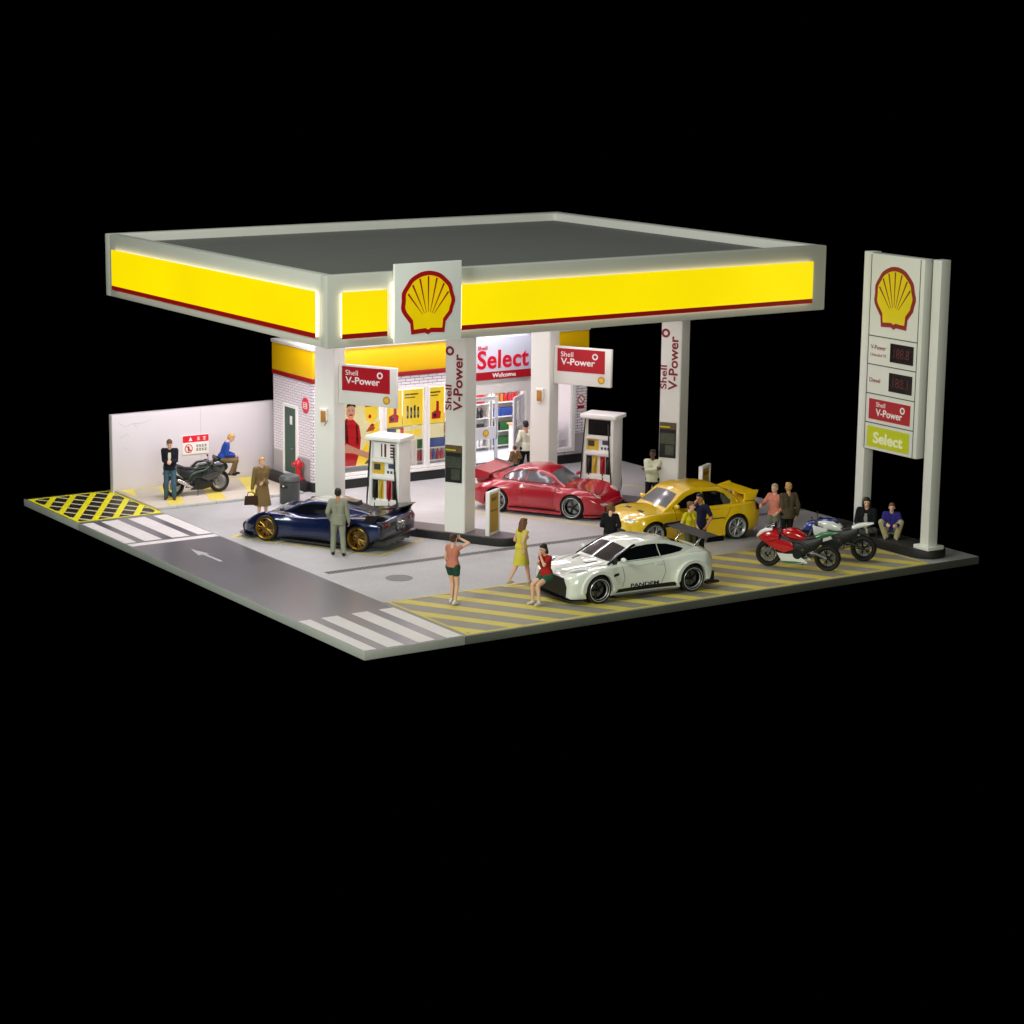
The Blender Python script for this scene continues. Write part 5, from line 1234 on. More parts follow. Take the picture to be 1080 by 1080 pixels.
# ---------------------------------------------------------------- motorcycles
def make_bike(name, label, loc, rz, z0, C):
    """local +x is the front; wheelbase 1.42"""
    t = thing(name, label, 'motorcycle', (loc[0], loc[1], z0), rz, 'parked motorcycles'); t.scale = (C.get('k', 1.0),) * 3
    wb, r = 1.42, 0.315
    def sect(x, w, z0_, z1_, k=.62): return [Vector((x, p[0]*w, z0_ + p[1]*(z1_ - z0_))) for p in ((.7, 0), (1, .25), (1, .55), (.82, .85), (.4, 1), (-.4, 1), (-.82, .85), (-1, .55), (-1, .25), (-.7, 0))]
    Y = Matrix.Rotation(R(-90), 4, 'X')
    for xx, tw, nm in ((wb/2, .06, 'front'), (-wb/2, .11, 'rear')):
        T = Matrix.Translation((xx, 0, r)) @ Y
        b = B(); b.lathe([(.20, -.03), (.225, -.03), (.215, 0), (.225, .03), (.20, .03), (.195, 0)], T, 30, True)
        for k in range(5):
            a = 2*math.pi*k/5
            for da in (-.16, .16):
                b.tube([(xx + .04*math.cos(a), 0, r + .04*math.sin(a)), (xx + .21*math.cos(a + da), 0, r + .21*math.sin(a + da))], [.016, .011], 5)
        b.cyl((xx, -.05, r), (xx, .05, r), .045, n=14)
        wh = b.build('wheel', C['rim'], t, 40)
        prof = []
        for k in range(14):
            a = 2*math.pi*k/14; prof.append((.262 + .053*math.cos(a), tw*math.sin(a)))
        b = B(); b.lathe(prof, T, 34, True); b.build('tyre', M_tyre, wh, 60)
        for sg_ in ((-1, 1) if nm == 'front' else (-1,)):
            b = B(); b.lathe([(.075, 0), (.155, 0), (.155, .006), (.075, .006)], Matrix.Translation((xx, sg_*.06, r)) @ Y, 26, True); b.build('brake_disc', M_steel, wh, 40)
    # fork, yokes, bars
    for sg_ in (-1, 1):
        b = B(); b.tube([(wb/2, sg_*.1, r), (wb/2 - .12, sg_*.1, .58), (wb/2 - .25, sg_*.09, .92)], [.028, .024, .022], 8); b.build('fork_leg', C['fork'], t, 40)
        b = B(); b.tube([(wb/2 - .24, sg_*.09, .90), (wb/2 - .27, sg_*.24, .93), (wb/2 - .34, sg_*.36, .89)], .014, 7); b.tube([(wb/2 - .285, sg_*.26, .926), (wb/2 - .345, sg_*.375, .888)], .022, 8); b.build('handlebar', M_blk, t, 40)
        b = B(); b.ball((wb/2 - .2, sg_*.34, 1.03), (.02, .06, .035), 10); b.tube([(wb/2 - .24, sg_*.2, .92), (wb/2 - .2, sg_*.32, 1.02)], .008, 5); b.build('mirror', M_blk, t, 40)
    b = B(); b.box((wb/2 - .24, 0, .88), (.1, .24, .05), None, .01); b.build('yoke', M_steel, t, 30)
    b = B(); b.loft([[Vector((wb/2 + .30*math.cos(a) * .98, y, r + .345*math.sin(a))) for a in [R(20 + k*14) for k in range(9)]] + [Vector((wb/2 + .30*math.cos(a)*.9, y, r + .33*math.sin(a))) for a in [R(20 + k*14) for k in range(8, -1, -1)]] for y in (-.065, 0, .065)]); b.build('front_mudguard', C['guard'], t, 40)
    # engine, frame, swing arm, pegs
    b = B(); b.box((.05, 0, .42), (.42, .34, .30), Matrix.Rotation(R(-12), 3, 'Y'), .04); b.box((.12, 0, .58), (.24, .3, .24), Matrix.Rotation(R(25), 3, 'Y'), .03)
    b.cyl((-.02, -.2, .38), (-.02, .2, .38), .11, n=20); b.cyl((.14, -.19, .34), (.14, .19, .34), .07, n=18); b.build('engine', C['engine'], t, 30)
    b = B()
    for sg_ in (-1, 1):
        b.curve([(wb/2 - .28, sg_*.08, .84), (.2, sg_*.17, .72), (-.2, sg_*.16, .62), (-.3, sg_*.13, .42)], .026, 7, 5); b.curve([(wb/2 - .3, sg_*.07, .78), (.22, sg_*.17, .55), (-.05, sg_*.17, .52), (-.22, sg_*.15, .58)], .016, 6, 5)
        b.tube([(-.24, sg_*.12, .62), (-.55, sg_*.08, .80), (-.72, sg_*.06, .86)], .018, 6)
    b.build('frame', C['frame'], t, 40)
    b = B()
    for sg_ in (-1, 1): b.tube([(-.27, sg_*.11, .43), (-.45, sg_*.125, .42), (-wb/2, sg_*.115, r)], [.04, .035, .028], 7)
    b.box((-.33, 0, .44), (.12, .22, .07), None, .015); b.build('swing_arm', C['arm'], t, 40)
    b = B(); b.loft([sect(.46, .14, .42, .82), sect(.2, .165, .26, .80), sect(-.1, .16, .28, .76), sect(-.32, .135, .40, .80), sect(-.56, .11, .64, .88)]); b.build('inner_cowl', M_trim, t, 40)
    b = B(); b.tube([(-.28, .03, .45), (-.32, .03, .68)], .035, 10); b.build('shock', M_sred, t, 40)
    # exhaust on the side that shows
    b = B(); b.curve([(.26, -.08, .5), (.3, -.12, .3), (.1, -.14, .2), (-.2, -.15, .24)], .03, 8, 6); b.build('exhaust_header', M_steel, t, 40)
    if C['can']:
        b = B(); b.tube([(-.2, -.16, .25), (-.34, -.17, .33), (-.62, -.18, .47), (-.68, -.18, .5)], [.035, .058, .062, .045], 12); b.build('silencer', M_chrome, t, 40)
    # fuel tank
    b = B(); b.loft([sect(.44, .06, .80, .86), sect(.38, .13, .76, .93), sect(.22, .17, .72, .98), sect(.02, .165, .70, .965), sect(-.12, .12, .69, .87), sect(-.2, .09, .70, .80)]); ft = b.build('fuel_tank', C['tank'], t, 60)
    if C.get('tank_top'):
        b = B(); b.loft([sect(.40, .09, .90, .945, 1), sect(.22, .13, .93, .995), sect(.02, .125, .92, .975), sect(-.1, .08, .83, .885)]); b.build('tank_cover', C['tank_top'], ft, 60)
    b = B(); b.loft([sect(-.14, .10, .74, .80), sect(-.25, .14, .75, .81), sect(-.42, .13, .78, .84), sect(-.48, .09, .82, .88)]); b.build('seat', M_trim, t, 50)
    b = B(); b.loft([sect(-.42, .12, .76, .86), sect(-.55, .12, .80, .92), sect(-.75, .09, .86, .96), sect(-.93, .035, .93, .97)]); b.build('tail_fairing', C['tail'], t, 50)
    b = B(); b.box((-.9, 0, .93), (.03, .08, .025), None, .006); b.build('tail_lamp', M_tail, t, 30)
    b = B(); b.tube([(-.8, 0, .88), (-1.0, 0, .70)], [.02, .014], 6); b.box((-1.0, 0, .66), (.015, .13, .1), Matrix.Rotation(R(-25), 3, 'Y')); b.build('plate_holder', M_trim, t, 30)
    # fairing
    if C['fair']:
        nose = [sect(.98, .05, .70, .76), sect(.92, .13, .64, .84), sect(.78, .19, .60, .95), sect(.6, .21, .60, .97), sect(.44, .19, .66, .9)]
        if C.get('nose_tip'):
            b = B(); b.loft([sect(1.0, .05, .70, .775), sect(.93, .12, .72, .86), sect(.78, .18, .84, .965), sect(.6, .2, .9, .985)]); b.build('nose_tip', C['nose_tip'], t, 50)
        b = B(); b.loft(nose); nf = b.build('nose_fairing', C['nose'], t, 50)
        b = B(); b.loft([sect(.86, .09, .89, .91), sect(.72, .14, .93, 1.02), sect(.56, .13, .95, 1.1)]); b.build('screen', M_glass, nf, 50)
        for sg_ in (-1, 1):
            b = B(); b.ball((.9, sg_*.075, .76), (.06, .05, .03), 10); b.build('headlamp', M_lamp, nf, 60)
            o_ = [(.80, .66), (.62, .62), (.40, .72), (.12, .66), (.06, .50), (.30, .40), (.52, .48), (.66, .54)]
            b = B(); b.prism(o_, .19, .215, SIDE_L if sg_ > 0 else SIDE_R, .012); b.build('side_fairing', C['side'], t, 40)
            o2 = [(.48, .40), (.28, .36), (.02, .40), (-.22, .24), (-.28, .18), (.1, .15), (.36, .2)]
            b = B(); b.prism(o2, .165, .195, SIDE_L if sg_ > 0 else SIDE_R, .012); bp_ = b.build('belly_pan', C['belly'], t, 40)
            if C.get('stripe'):
                b = B(); b.prism([(.30, .20), (.02, .21), (-.24, .19), (.1, .16), (.34, .17)], .1955, .2, SIDE_L if sg_ > 0 else SIDE_R); b.build('stripe', C['stripe'], bp_, 30)
    else:
        b = B(); b.loft([sect(.74, .07, .66, .74), sect(.68, .13, .64, .86), sect(.52, .14, .68, .92), sect(.44, .1, .72, .88)]); nf = b.build('nose_fairing', C['nose'], t, 50)
        b = B(); b.ball((.71, 0, .74), (.04, .1, .05), 12); b.build('headlamp', M_lamp, nf, 60)
        for sg_ in (-1, 1):
            b = B(); b.prism([(.52, .82), (.16, .76), (.02, .52), (.26, .42), (.46, .56)], .17, .195, SIDE_L if sg_ > 0 else SIDE_R, .012); b.build('side_fairing', C['side'], t, 40)
    b = B(); b.tube([(.0, -.12, .25), (-.08, -.26, .02)], .012, 6); b.build('side_stand', M_blk, t, 40)
    for sg_ in (-1, 1):
        b = B(); b.tube([(-.24, sg_*.14, .4), (-.25, sg_*.24, .4)], .014, 6); b.build('foot_peg', M_steel, t, 40)
    return t
M_brd = paint('bike_red', '#b80f1c', 0.25); M_bwh = paint('bike_white', '#d9dad8', 0.3); M_bgr = paint('bike_green', '#0f6b2e', 0.3); M_bbl = paint('bike_blue', '#1b2f86', 0.3)
M_bkg = paint('bike_dark_green', '#121b15', 0.25); M_eng = mat('engine_dark', '#202224', 0.4, 0.5, var=0.3, scale=20)
M_grf = mat('frame_green', '#1d3a2c', 0.4, 0.2)
base = dict(rim=M_blackw, fork=M_steel, guard=M_trim, engine=M_eng, frame=M_trim, arm=M_steel, can=True, fair=True)
d_ = Vector((12.92, 1.85)) - Vector((13.73, 0.79)); ang = math.atan2(d_.y, d_.x)
md = (Vector((12.92, 1.85)) + Vector((13.73, 0.79))) / 2
make_bike('motorcycle', 'red white and green sports motorcycle parked beside the white coupe', md, ang, 0.004, dict(base, tank=M_brd, nose=M_brd, side=M_brd, belly=M_bwh, stripe=M_bgr, tail=M_bgr, guard=M_trim, nose_tip=M_bwh, can=False, k=1.05))
make_bike('motorcycle', 'white and blue motorcycle with black rear wheel beside the two people sitting', (14.85, 1.70), ang, 0.004, dict(base, tank=M_bwh, tank_top=M_bbl, nose=M_bbl, side=M_bwh, belly=M_trim, tail=M_bwh, frame=M_trim, arm=M_trim, fair=False, can=True, k=1.05))
make_bike('motorcycle', 'dark green and black motorcycle by the white boundary wall', (4.38, 17.0), R(-2), 0.074, dict(base, rim=M_steel, tank=M_bkg, nose=M_bkg, side=M_bkg, belly=M_trim, tail=M_trim, frame=M_grf, arm=M_trim, fair=True))

# ---------------------------------------------------------------- people
SK = {k: mat('skin_' + k, c, 0.5, var=0.05, scale=6) for k, c in (('fair', '#dcae93'), ('tan', '#b9825f'), ('dark', '#5f3f2e'))}
def cloth(n, c): return mat('cloth_' + n, c, 0.85, var=0.12, scale=7, bump=0.1, spec=0.2)
HAIR = {k: mat('hair_' + k, c, 0.6, var=0.2, scale=30) for k, c in (('brown', '#4a3020'), ('black', '#17120f'), ('blond', '#b08a4e'), ('grey', '#a89478'), ('chestnut', '#6d4728'))}
M_eye = mat('eye_dark', '#1c1410', 0.3); M_lip = mat('lip', '#9a4a42', 0.5)

TMP = bpy.data.scenes.new('workbench')
def remesh(b, vox, it=3):
    me = bpy.data.meshes.new('tmp'); bmesh.ops.recalc_face_normals(b.bm, faces=b.bm.faces[:]); b.bm.to_mesh(me); b.bm.free()
    o = bpy.data.objects.new('tmp', me); TMP.collection.objects.link(o)
    m = o.modifiers.new('r', 'REMESH'); m.mode = 'VOXEL'; m.voxel_size = vox
    s = o.modifiers.new('s', 'SMOOTH'); s.factor = 0.5; s.iterations = it
    
    with bpy.context.temp_override(scene=TMP, view_layer=TMP.view_layers[0]):
        dg = bpy.context.evaluated_depsgraph_get(); dg.update()
        r = bpy.data.meshes.new_from_object(o.evaluated_get(dg))
    bpy.data.objects.remove(o); bpy.data.meshes.remove(me); return r
def cap(b, p0, r0, p1, r1, n=12):
    p0 = Vector(p0); p1 = Vector(p1)
    if (p1 - p0).length > 1e-4: b.cyl(p0, p1, r0, r1, n)
    b.ball(p0, r0, n); b.ball(p1, r1, n)
def ik(a, t, l0, l1, pole):
    a = Vector(a); t = Vector(t); d = t - a; L = min(d.length, (l0 + l1) * 0.999); d.normalize(); t = a + d * L
    x = (l0*l0 - l1*l1 + L*L) / (2*L); h = math.sqrt(max(0, l0*l0 - x*x))
    p = Vector(pole); p = (p - d * p.dot(d)).normalized()
    return a + d*x + p*h, t

def person(label, loc, rz, h=1.75, z=0.0, skin='fair', hair=('brown', 'short'), hip=None, lean=0.0, twist=0.0, lh=None, rh=None, lf=None, rf=None, knee=(1, 0, 0), lknee=None, rknee=None, lelb=None, relb=None,
           head=(0, 0), top=None, bottom=None, shoes=None, coat=None, extra=None, female=False, group=None):
    """figure facing +x; hand and foot targets are in its own metres (1.75 m tall), reached by two-bone chains"""
    t = thing('person', label, 'person', (loc[0], loc[1], z), rz, group)
    t.scale = (h/1.75,) * 3
    H = Vector(hip or (0, 0, .93))
    A = Matrix.Rotation(lean, 3, 'Y'); Tw = Matrix.Rotation(twist, 3, 'Z')
    up = lambda x, y, z_: H + Tw @ A @ Vector((x, y, z_))
    f = 0.9 if female else 1.0
    chest = up(0, 0, .33); waist = up(0.0, 0, .14); neck = up(-.005, 0, .53); 
    hd = Matrix.Rotation(head[0], 3, 'Z') @ Matrix.Rotation(head[1], 3, 'Y'); hdT = Tw @ A @ hd
    hc = neck + Tw @ A @ Vector((.015, 0, .06)) + hdT @ Vector((.02, 0, .085))
    P = {}
    for s, k in ((1, 'l'), (-1, 'r')):
        P[k + 'sh'] = up(0, s*.175*f, .465)
        tg = {'l': lh, 'r': rh}[k]
        tg = up(.03, s*.25, -.1) if tg is None else Vector(tg)
        pe = {'l': lelb, 'r': relb}[k] or (-1, s*.5, -.2)
        P[k + 'el'], P[k + 'wr'] = ik(P[k + 'sh'], tg, .285, .26, pe)
        P[k + 'hp'] = H + Tw @ Vector((0, s*.09, -.02))
        ft = {'l': lf, 'r': rf}[k]; ft = (0.0, s*.1, .075) if ft is None else ft
        P[k + 'kn'], P[k + 'an'] = ik(P[k + 'hp'], ft, .43, .42, {'l': lknee, 'r': rknee}[k] or knee)
    b = B()
    # torso and limbs of the body
    def torso(b, g, z0=0):
        for y in (-1, 1):
            cap(b, up(0, y*.055, z0), .10 + g, up(0, y*.045*f, .16), .088*f + g, 14); cap(b, up(0, y*.045*f, .16), .088*f + g, up(.0, y*.075*f, .36), .098*f + g, 14); cap(b, up(0, y*.075*f, .36), .098*f + g, up(-.005, y*.10*f, .45), .07*f + g, 14)
        if female:
            for y in (-1, 1): b.ball(up(.075, y*.075, .33), .06 + g, 12)
    def arm(b, k, g, upto=1.0):
        e, w_, s_ = P[k + 'el'], P[k + 'wr'], P[k + 'sh']
        cap(b, s_, .056*f + g, s_.lerp(e, min(1, upto*2)), .042*f + g)
        if upto > .5: cap(b, e, .042*f + g, e.lerp(w_, (upto - .5)*2), .03*f + (.012 if g else 0) * .6 + g * .6)
    def leg(b, k, g, upto=1.0):
        hp, kn, an = P[k + 'hp'], P[k + 'kn'], P[k + 'an']
        cap(b, hp, .09 + g, hp.lerp(kn, min(1, upto*2)), (.09 + (.058 - .09)*min(1, upto*2)) + g)
        if upto > .5:
            mid = kn.lerp(an, .3); q = (upto - .5)*2
            cap(b, kn, .056 + g, mid, .058*f + g)
            cap(b, mid, .058*f + g, kn.lerp(an, max(.31, q)), .036 + g + (.014 if g else 0))
    torso(b, 0)
    for k in 'lr': arm(b, k, 0); leg(b, k, 0)
    cap(b, neck + Tw @ A @ Vector((-.01, 0, -.05)), .06, hc - hdT @ Vector((.02, 0, .06)), .052*f)
    def hp_(x, y, z_): return hc + hdT @ Vector((x, y, z_))
    RH = hdT.to_4x4()
    def eb(c, r): 
        b.ball(hp_(*c), r, 16, RH)
    eb((-.01, 0, .03), (.098, .078, .09)); eb((.02, 0, -.04), (.07, .058, .075)); eb((.045, 0, -.085), (.035, .035, .028))
    cap(b, hp_(.09, 0, .01), .011, hp_(.108, 0, -.022), .015, 8)
    for s in (1, -1): eb((-.005, s*.08, -.01), (.02, .012, .032))
    # feet
    fd = {}
    for s, k in ((1, 'l'), (-1, 'r')):
        an = P[k + 'an']; d = P[k + 'an'] - P[k + 'kn']; fw = Vector((1, s*.12, 0)) if abs(d.normalized().z) > .5 else Vector((.35, 0, .9))
        fw = (Tw @ fw).normalized(); fd[k] = fw
        cap(b, an + Vector((0, 0, -.028)) - fw*.045, .036, an + Vector((0, 0, -.04)) + fw*.13, .03)
    # hands: palm, four bent fingers, thumb
    for s, k in ((1, 'l'), (-1, 'r')):
        w_, e = P[k + 'wr'], P[k + 'el']; d = (w_ - e).normalized()
        side = d.cross(Vector((0, s, 0)) if abs(d.y) < .8 else Vector((1, 0, 0))).normalized()      # across the palm
        nrm = d.cross(side).normalized() * (1 if d.cross(side).y * s < 0 else -1)
        cap(b, w_, .026, w_ + d*.035, .03, 8)
        for i in range(4):
            o = (i - 1.5)*.0225; ln = (.036, .043, .04, .03)[i]
            a0 = w_ + d*.03 + side*o*.8; a1 = w_ + d*.082 + side*o
            cap(b, a0, .014, a1, .0105, 8)
            a2 = a1 + (d*.86 + nrm*.5 + side*o*1.2).normalized()*ln; a3 = a2 + (d*.4 + nrm*.9).normalized()*ln*.8
            cap(b, a1, .0105, a2, .0095, 8); cap(b, a2, .0095, a3, .0085, 8)
        th = w_ + d*.02 - side*.03
        cap(b, th, .014, th + (d*.6 - side*.7 + nrm*.3).normalized()*.04, .012, 8); q = th + (d*.6 - side*.7 + nrm*.3).normalized()*.04; cap(b, q, .0115, q + (d*.9 - side*.2 + nrm*.3).normalized()*.03, .0095, 8)
    me = remesh(b, .0085, 2); me.materials.clear(); me.materials.append(SK[skin])
    body = link_mesh('body', me, t, 0)
    for p in me.polygons: p.use_smooth = True
    def garment(name, b, m, vox=.011, it=4):
        me = remesh(b, vox, it); me.materials.clear(); me.materials.append(m); o = link_mesh(name, me, t, 0)
        for p in me.polygons: p.use_smooth = True
        return o
    for s in (1, -1):
        q = B(); q.ball(hp_(.083, s*.03, .012), .0085, 8); q.build('eye', M_eye, t, 60)
        q = B(); q.tube([hp_(.083, s*.015, .034), hp_(.088, s*.03, .04), hp_(.078, s*.046, .034)], .0045, 5); q.build('eyebrow', HAIR[hair[0]], t, 60)
    q = B(); q.tube([hp_(.08, .022, -.052), hp_(.091, 0, -.05), hp_(.08, -.022, -.052)], .0055, 6); q.build('mouth', M_lip, t, 60)
    # hair
    if hair[1] != 'bald':
        b = B()
        def he(c, r): b.ball(hp_(*c), r, 16, RH)
        he((-.025, 0, .05), (.1, .086, .088)); he((-.045, 0, 0.0), (.072, .084, .085))
        he((.045, 0, .095), (.04, .06, .03))
        if hair[1] == 'long':
            for y in (-.05, 0, .05): cap(b, hp_(-.06, y, .0), .05, hp_(-.085, y*1.15, -.2), .035)
            for y in (-.08, .08): cap(b, hp_(-.0, y, .03), .03, hp_(-.03, y*1.1, -.13), .024)
        if hair[1] == 'bun': he((-.11, 0, .06), (.05, .05, .05))
        if hair[1] == 'bob':
            for y in (-.078, -.03, .03, .078): cap(b, hp_(-.03, y, .0), .04, hp_(-.03, y*1.1, -.09), .034)
        garment('hair', b, HAIR[hair[0]], .010, 2)
    # clothes
    if top:
        m, sl, g = top[0], top[1], top[2] if len(top) > 2 else .013
        b = B(); torso(b, g, .09); hem = top[3] if len(top) > 3 else .03
        b.loft([[up((.118 + g + .02*q)*math.cos(a_), (.158 + g + .015*q)*math.sin(a_), .12 - q*(.12 + hem)) for a_ in [2*math.pi*k_/24 for k_ in range(24)]] for q in (0, .35, .7, 1)])
        if sl > 0:
            for k in 'lr': arm(b, k, g, sl)
        elif sl == 0:
            for k in 'lr': b.ball(P[k + 'sh'], .056*f + g, 10)
        cap(b, up(0, .05, .47), .055, up(0, -.05, .47), .055); 
        garment(top[4] if len(top) > 4 else 'shirt', b, m)
    if bottom:
        m, ln, g = bottom[0], bottom[1], bottom[2] if len(bottom) > 2 else .014
        b = B()
        for y in (-1, 1): cap(b, up(0, y*.055, .05), .102 + g, P['lhp' if y > 0 else 'rhp'], .1 + g)
        for k in 'lr': leg(b, k, g, ln)
        garment('trousers' if ln > .6 else 'shorts', b, m)
    if shoes:
        b = B(); b2 = None
        for k in 'lr':
            b = B(); an = P[k + 'an']; fw = fd[k]
            cap(b, an + Vector((0, 0, -.022)) - fw*.05, .044, an + Vector((0, 0, -.034)) + fw*.08, .042); cap(b, an + Vector((0, 0, -.034)) + fw*.08, .042, an + Vector((0, 0, -.038)) + fw*.145, .034); cap(b, an, .046, an + Vector((0, 0, .02)), .044)
            garment('shoe', b, shoes, .010, 2)
    if coat:
        # skirt or coat tails: rings from the waist to the hem
        m, hem, flare, nm = coat; rings = []
        kn = (P['lkn'] + P['rkn'])/2
        for i in range(9):
            q = i/8; c = up(0, 0, .12).lerp(Vector((kn.x*.75, kn.y, hem)), q)
            sp = abs(P['lkn'].x - P['rkn'].x)*.5*q
            rx = .115 + flare*q + sp*.7; ry = .15 + flare*q
            rings.append([c + Tw @ Vector(((rx + .008*math.sin(5*a))*math.cos(a), (ry + .008*math.sin(6*a))*math.sin(a), 0)) for a in [2*math.pi*k/28 for k in range(28)]])
        b = B(); b.loft(rings); b.build(nm, m, t, 60)
    if extra: extra(t, P, up, hp_)
    return t

def lapels(m_shirt, m_tie=None):
    def fn(t, P, up, hp_):
        b = B(); b.loft([[up(.105, -.035, .42), up(.105, .035, .42), up(.085, .035, .42), up(.085, -.035, .42)], [up(.13, -.045, .3), up(.13, .045, .3), up(.1, .045, .3), up(.1, -.045, .3)], [up(.118, -.02, .12), up(.118, .02, .12), up(.09, .02, .12), up(.09, -.02, .12)]])
        b.build('shirt_front', m_shirt, t, 60)
    return fn
c_ = cloth
person('person in dark jacket and blue jeans looking down beside the dark motorcycle', (3.42, 16.72), R(240), 1.76, 0.074, 'fair', ('brown', 'short'), lh=(.26, .06, 1.12), rh=(.26, -.05, 1.10), head=(0, .5), lf=(.03, .11, .075), rf=(.0, -.12, .075),
       top=(c_('navy_black', '#15151f'), 1.0, .02, .08, 'jacket'), bottom=(c_('jeans', '#3d5665'), 1.0), shoes=c_('brown_leather', '#4b3426'), extra=lapels(c_('offwhite', '#c9c4b6')))
person('person in a blue coat perched on the front of the dark motorcycle', (5.2, 17.0), R(-25), 1.7, 0.13, 'fair', ('blond', 'short'), hip=(0, 0, .93), lean=.35, lh=(.36, .1, 1.02), rh=(.36, -.08, 1.02), head=(0, .3), lf=(.36, .09, .50), rf=(.26, -.1, .5), lknee=(.6, .1, 1), rknee=(.6, -.1, 1),
       top=(c_('royal_blue', '#22408f'), 1.0, .022, .1, 'jacket'), bottom=(c_('khaki', '#6a5638'), 1.0), shoes=c_('black_leather', '#1a1614'))
hb_ = {}
p3 = person('person in a long brown coat carrying a dark handbag in front of the litter bin', (4.62, 13.45), R(255), 1.72, 0.0, 'fair', ('blond', 'bun'), lh=(.2, -.02, 1.05), rh=(.06, -.3, .80), head=(.3, .1),
       top=(c_('coat_brown', '#6e5a38'), 1.0, .026, -.04, 'coat_body'), coat=(c_('coat_brown', '#6e5a38'), .38, .09, 'coat_skirt'), shoes=c_('tan_leather', '#7a5536'))
hbg = thing('handbag', 'dark brown handbag held by the person in the long brown coat', 'bag', (4.62 - .36, 13.45 - .04, .42), R(160))
b = B(); b.prism([(-.19, 0), (.19, 0), (.16, .24), (-.16, .24)], -.07, .07, Matrix.Rotation(R(90), 4, 'X'), .02); b.build('bag_body', c_('bag_leather', '#38241a'), hbg, 40)
b = B(); b.curve([(-.1, 0, .24), (-.07, 0, .34), (.07, 0, .34), (.1, 0, .24)], .012, 7, 6); b.build('handle', c_('bag_leather', '#38241a'), hbg, 60)
person('person in a grey green suit seen from behind next to the blue supercar', (4.15, 8.43), R(62), 1.77, 0.0, 'tan', ('black', 'short'), lh=(.1, .22, .95), rh=(.05, -.27, .86), lf=(.06, .13, .075), rf=(-.08, -.14, .075),
       top=(c_('suit_sage', '#8d8f7d'), 1.0, .022, .12, 'jacket'), bottom=(c_('suit_sage', '#8d8f7d'), 1.0, .016), shoes=c_('dark_shoe', '#2a2622'))
def visor(t, P, up, hp_):
    b = B(); b.box(hp_(.1, 0, .07), (.1, .14, .012), None, .004); b.build('cap_peak', M_white2, t, 30)
person('person in a salmon top and green shorts shading the eyes near the zebra crossing', (3.93, 2.62), R(20), 1.70, 0.008, 'fair', ('brown', 'bun'), lh=(.1, .22, .88), rh=(.17, -.08, 1.60), relb=(.4, -1, -.1), lf=(.08, .09, .075), rf=(-.06, -.11, .075), female=True,
       top=(c_('salmon', '#c27a66'), .18, .010, .0), bottom=(c_('teal_shorts', '#24483c'), .17, .016), shoes=c_('white_shoe', '#d8d4cc'))
person('person in a sleeveless yellow dress striding towards the white coupe', (6.32, 3.32), R(5), 1.68, 0.008, 'fair', ('chestnut', 'long'), lean=.08, lh=(.22, .2, 1.0), rh=(-.1, -.25, .95), lf=(-.30, .1, .13), rf=(.22, -.09, .075), female=True,
       top=(c_('yellow_dress', '#cfc24a'), 0, .014, -.04), coat=(c_('yellow_dress', '#cfc24a'), .55, .04, 'dress_skirt'), shoes=c_('cream_shoe', '#cfc6b4'))
person('person in a red shirt and green shorts sitting on the nose of the white coupe', (5.90, 1.62), R(190), 1.68, 0.0, 'fair', ('black', 'bob'), hip=(0, 0, .70), lean=.12, lh=(.24, .03, 1.20), rh=(.24, -.04, 1.02), lelb=(.2, .8, -.8), head=(0, .15), lf=(.40, .16, .10), rf=(.36, -.10, .075), female=True,
       top=(c_('red_shirt', '#a3241e'), .36, .013, .0), bottom=(c_('green_shorts', '#2c5a44'), .2, .016), shoes=c_('cream_shoe', '#cfc6b4'))
person('person in a cream sweater with folded arms beside the right front pillar', (14.36, 8.72), R(222), 1.78, 0.0, 'dark', ('black', 'short'), lh=(.17, -.14, 1.20), rh=(.19, .13, 1.23), lelb=(.2, 1, -.5), relb=(.2, -1, -.5), lf=(0, .13, .075), rf=(0, -.13, .075),
       top=(c_('cream_sweater', '#bfc2a6'), 1.0, .022, .08, 'sweater'), bottom=(c_('black_trousers', '#141414'), 1.0), shoes=c_('black_leather', '#1a1614'))
person('person in a black jacket standing between the red car and the yellow car', (9.32, 3.78), R(40), 1.68, 0.0, 'fair', ('chestnut', 'bob'), lh=(.2, .14, 1.05), rh=(.18, -.16, 1.08), female=True,
       top=(c_('black_jacket', '#15171a'), 1.0, .018, .06, 'jacket'), bottom=(c_('tan_trousers', '#8c7345'), 1.0), shoes=c_('black_leather', '#1a1614'))
person('person in a bright yellow shirt beside the navy shirted person behind the rear wing', (11.22, 3.02), R(275), 1.64, 0.008, 'fair', ('chestnut', 'short'), lh=(.2, .12, 1.0), rh=(.16, -.2, 1.0), female=True, head=(.5, 0),
       top=(c_('lemon_shirt', '#c6b81e'), .34, .013), bottom=(c_('olive_trousers', '#54563a'), 1.0), shoes=c_('black_leather', '#1a1614'))
person('person in a navy shirt with a hand raised to the face behind the rear wing', (11.74, 3.26), R(200), 1.76, 0.008, 'tan', ('black', 'short'), lh=(.1, .26, .95), rh=(.16, -.02, 1.56), relb=(.6, -.6, -1), head=(-.2, .15),
       top=(c_('navy_shirt', '#20203f'), .4, .014, .05), bottom=(c_('black_trousers', '#141414'), 1.0), shoes=c_('black_leather', '#1a1614'))
person('person in a salmon shirt with an arm held out beside the brown suited person', (14.36, 3.5), R(190), 1.70, 0.008, 'fair', ('grey', 'short'), lh=(.12, .2, .98), rh=(.42, -.12, 1.18), relb=(-.2, -.6, -1), head=(.2, .05),
       top=(c_('salmon_shirt', '#bd7563'), .9, .015, .04), bottom=(c_('grey_trousers', '#66685c'), 1.0), shoes=c_('dark_shoe', '#2a2622'))
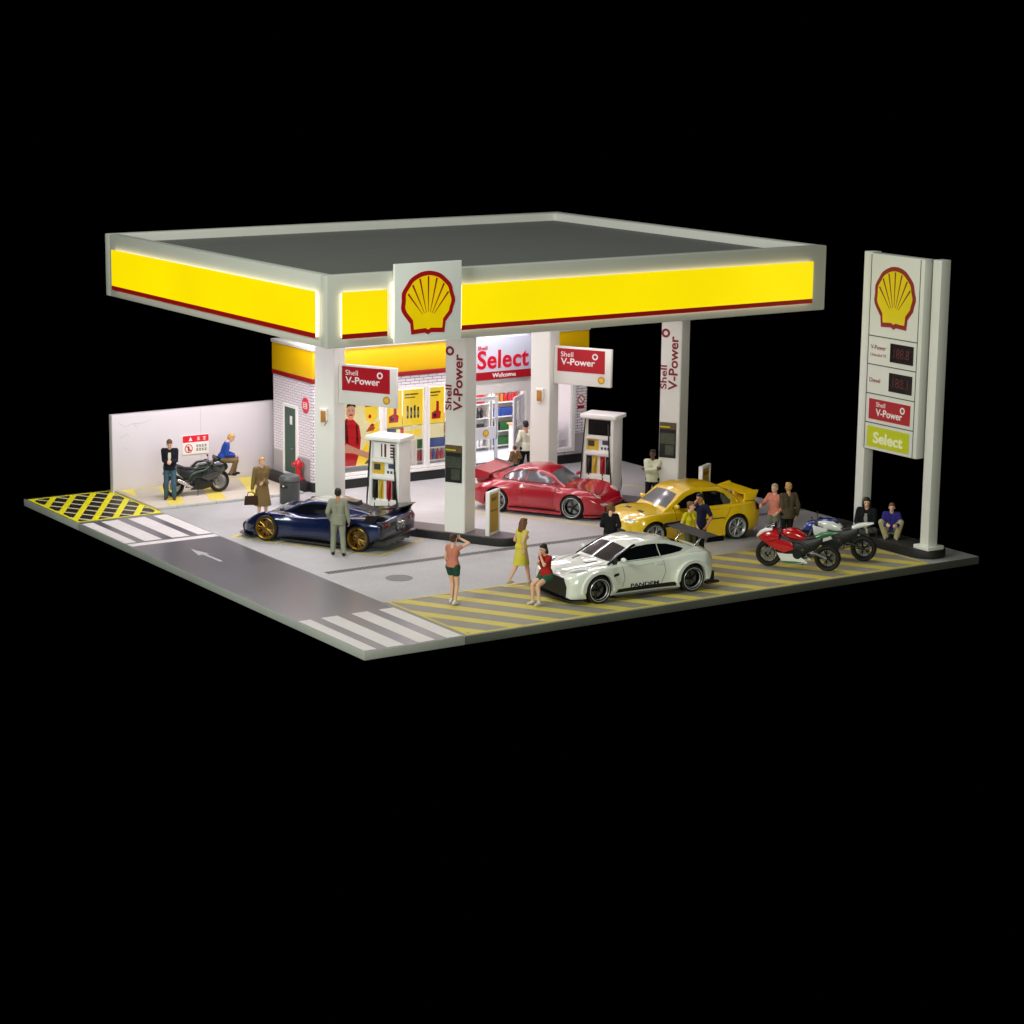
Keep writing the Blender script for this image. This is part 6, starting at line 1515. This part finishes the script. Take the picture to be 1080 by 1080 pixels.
person('person in a brown suit jacket and black trousers seen from behind near the motorcycles', (14.56, 3.2), R(75), 1.76, 0.008, 'tan', ('blond', 'short'), lh=(.2, .05, 1.15), rh=(.02, -.27, .88),
       top=(c_('brown_suit', '#4b4330'), 1.0, .024, .12, 'jacket'), bottom=(c_('black_trousers', '#141414'), 1.0), shoes=c_('black_leather', '#1a1614'))
person('person in a black hooded jacket sitting cross legged on the sign island', (16.93, 2.80), R(215), 1.9, 0.222, 'fair', ('black', 'long'), hip=(0, 0, .11), lean=.12, lh=(.32, .1, .26), rh=(.3, -.14, .24), lf=(.30, -.12, .08), rf=(.36, .10, .08), lknee=(.4, 1, .25), rknee=(.4, -1, .25), head=(.2, .05),
       top=(c_('black_hoodie', '#14161a'), 1.0, .03, .02, 'hooded_jacket'), bottom=(c_('grey_trousers_dark', '#3c3d3b'), 1.0), shoes=c_('grey_shoe', '#9c9a92'), extra=lapels(c_('grey_fleece', '#8d9087')))
person('child in a purple jacket and pale trousers crouching on the sign island', (17.12, 2.08), R(225), 1.66, 0.222, 'fair', ('chestnut', 'bun'), hip=(-.05, 0, .22), lean=.25, lh=(.36, .16, .42), rh=(.36, -.12, .42), lf=(.22, .16, .075), rf=(.20, -.13, .075), lknee=(.9, .5, .7), rknee=(.9, -.5, .7), head=(.0, -.1),
       top=(c_('purple_jacket', '#2f2a78'), 1.0, .025, .02, 'jacket'), bottom=(c_('cream_trousers', '#a39a72'), 1.0, .03), shoes=c_('grey_shoe', '#9c9a92'))
person('person in a pale sweater and black trousers walking to the shop entrance', (14.02, 14.45), R(78), 1.76, 0.005, 'tan', ('black', 'short'), lean=.05, lh=(.16, .24, .98), rh=(-.06, -.26, .95), lf=(.24, .09, .075), rf=(-.24, -.09, .11), head=(.1, .2),
       top=(c_('pale_sweater', '#c9c8b2'), 1.0, .022, .08, 'sweater'), bottom=(c_('black_trousers', '#141414'), 1.0), shoes=c_('black_leather', '#1a1614'))
person('child in a brown jacket walking to the shop entrance', (13.58, 14.4), R(80), 1.05, 0.005, 'fair', ('brown', 'short'), lf=(.16, .09, .075), rf=(-.16, -.09, .1), lh=(.1, .25, 1.0), rh=(.1, -.25, 1.0),
       top=(c_('brown_jacket', '#6b5236'), 1.0, .03, .1, 'jacket'), bottom=(c_('dark_jeans', '#23262b'), 1.0, .018), shoes=c_('dark_shoe', '#2a2622'))

bpy.data.scenes.remove(TMP)
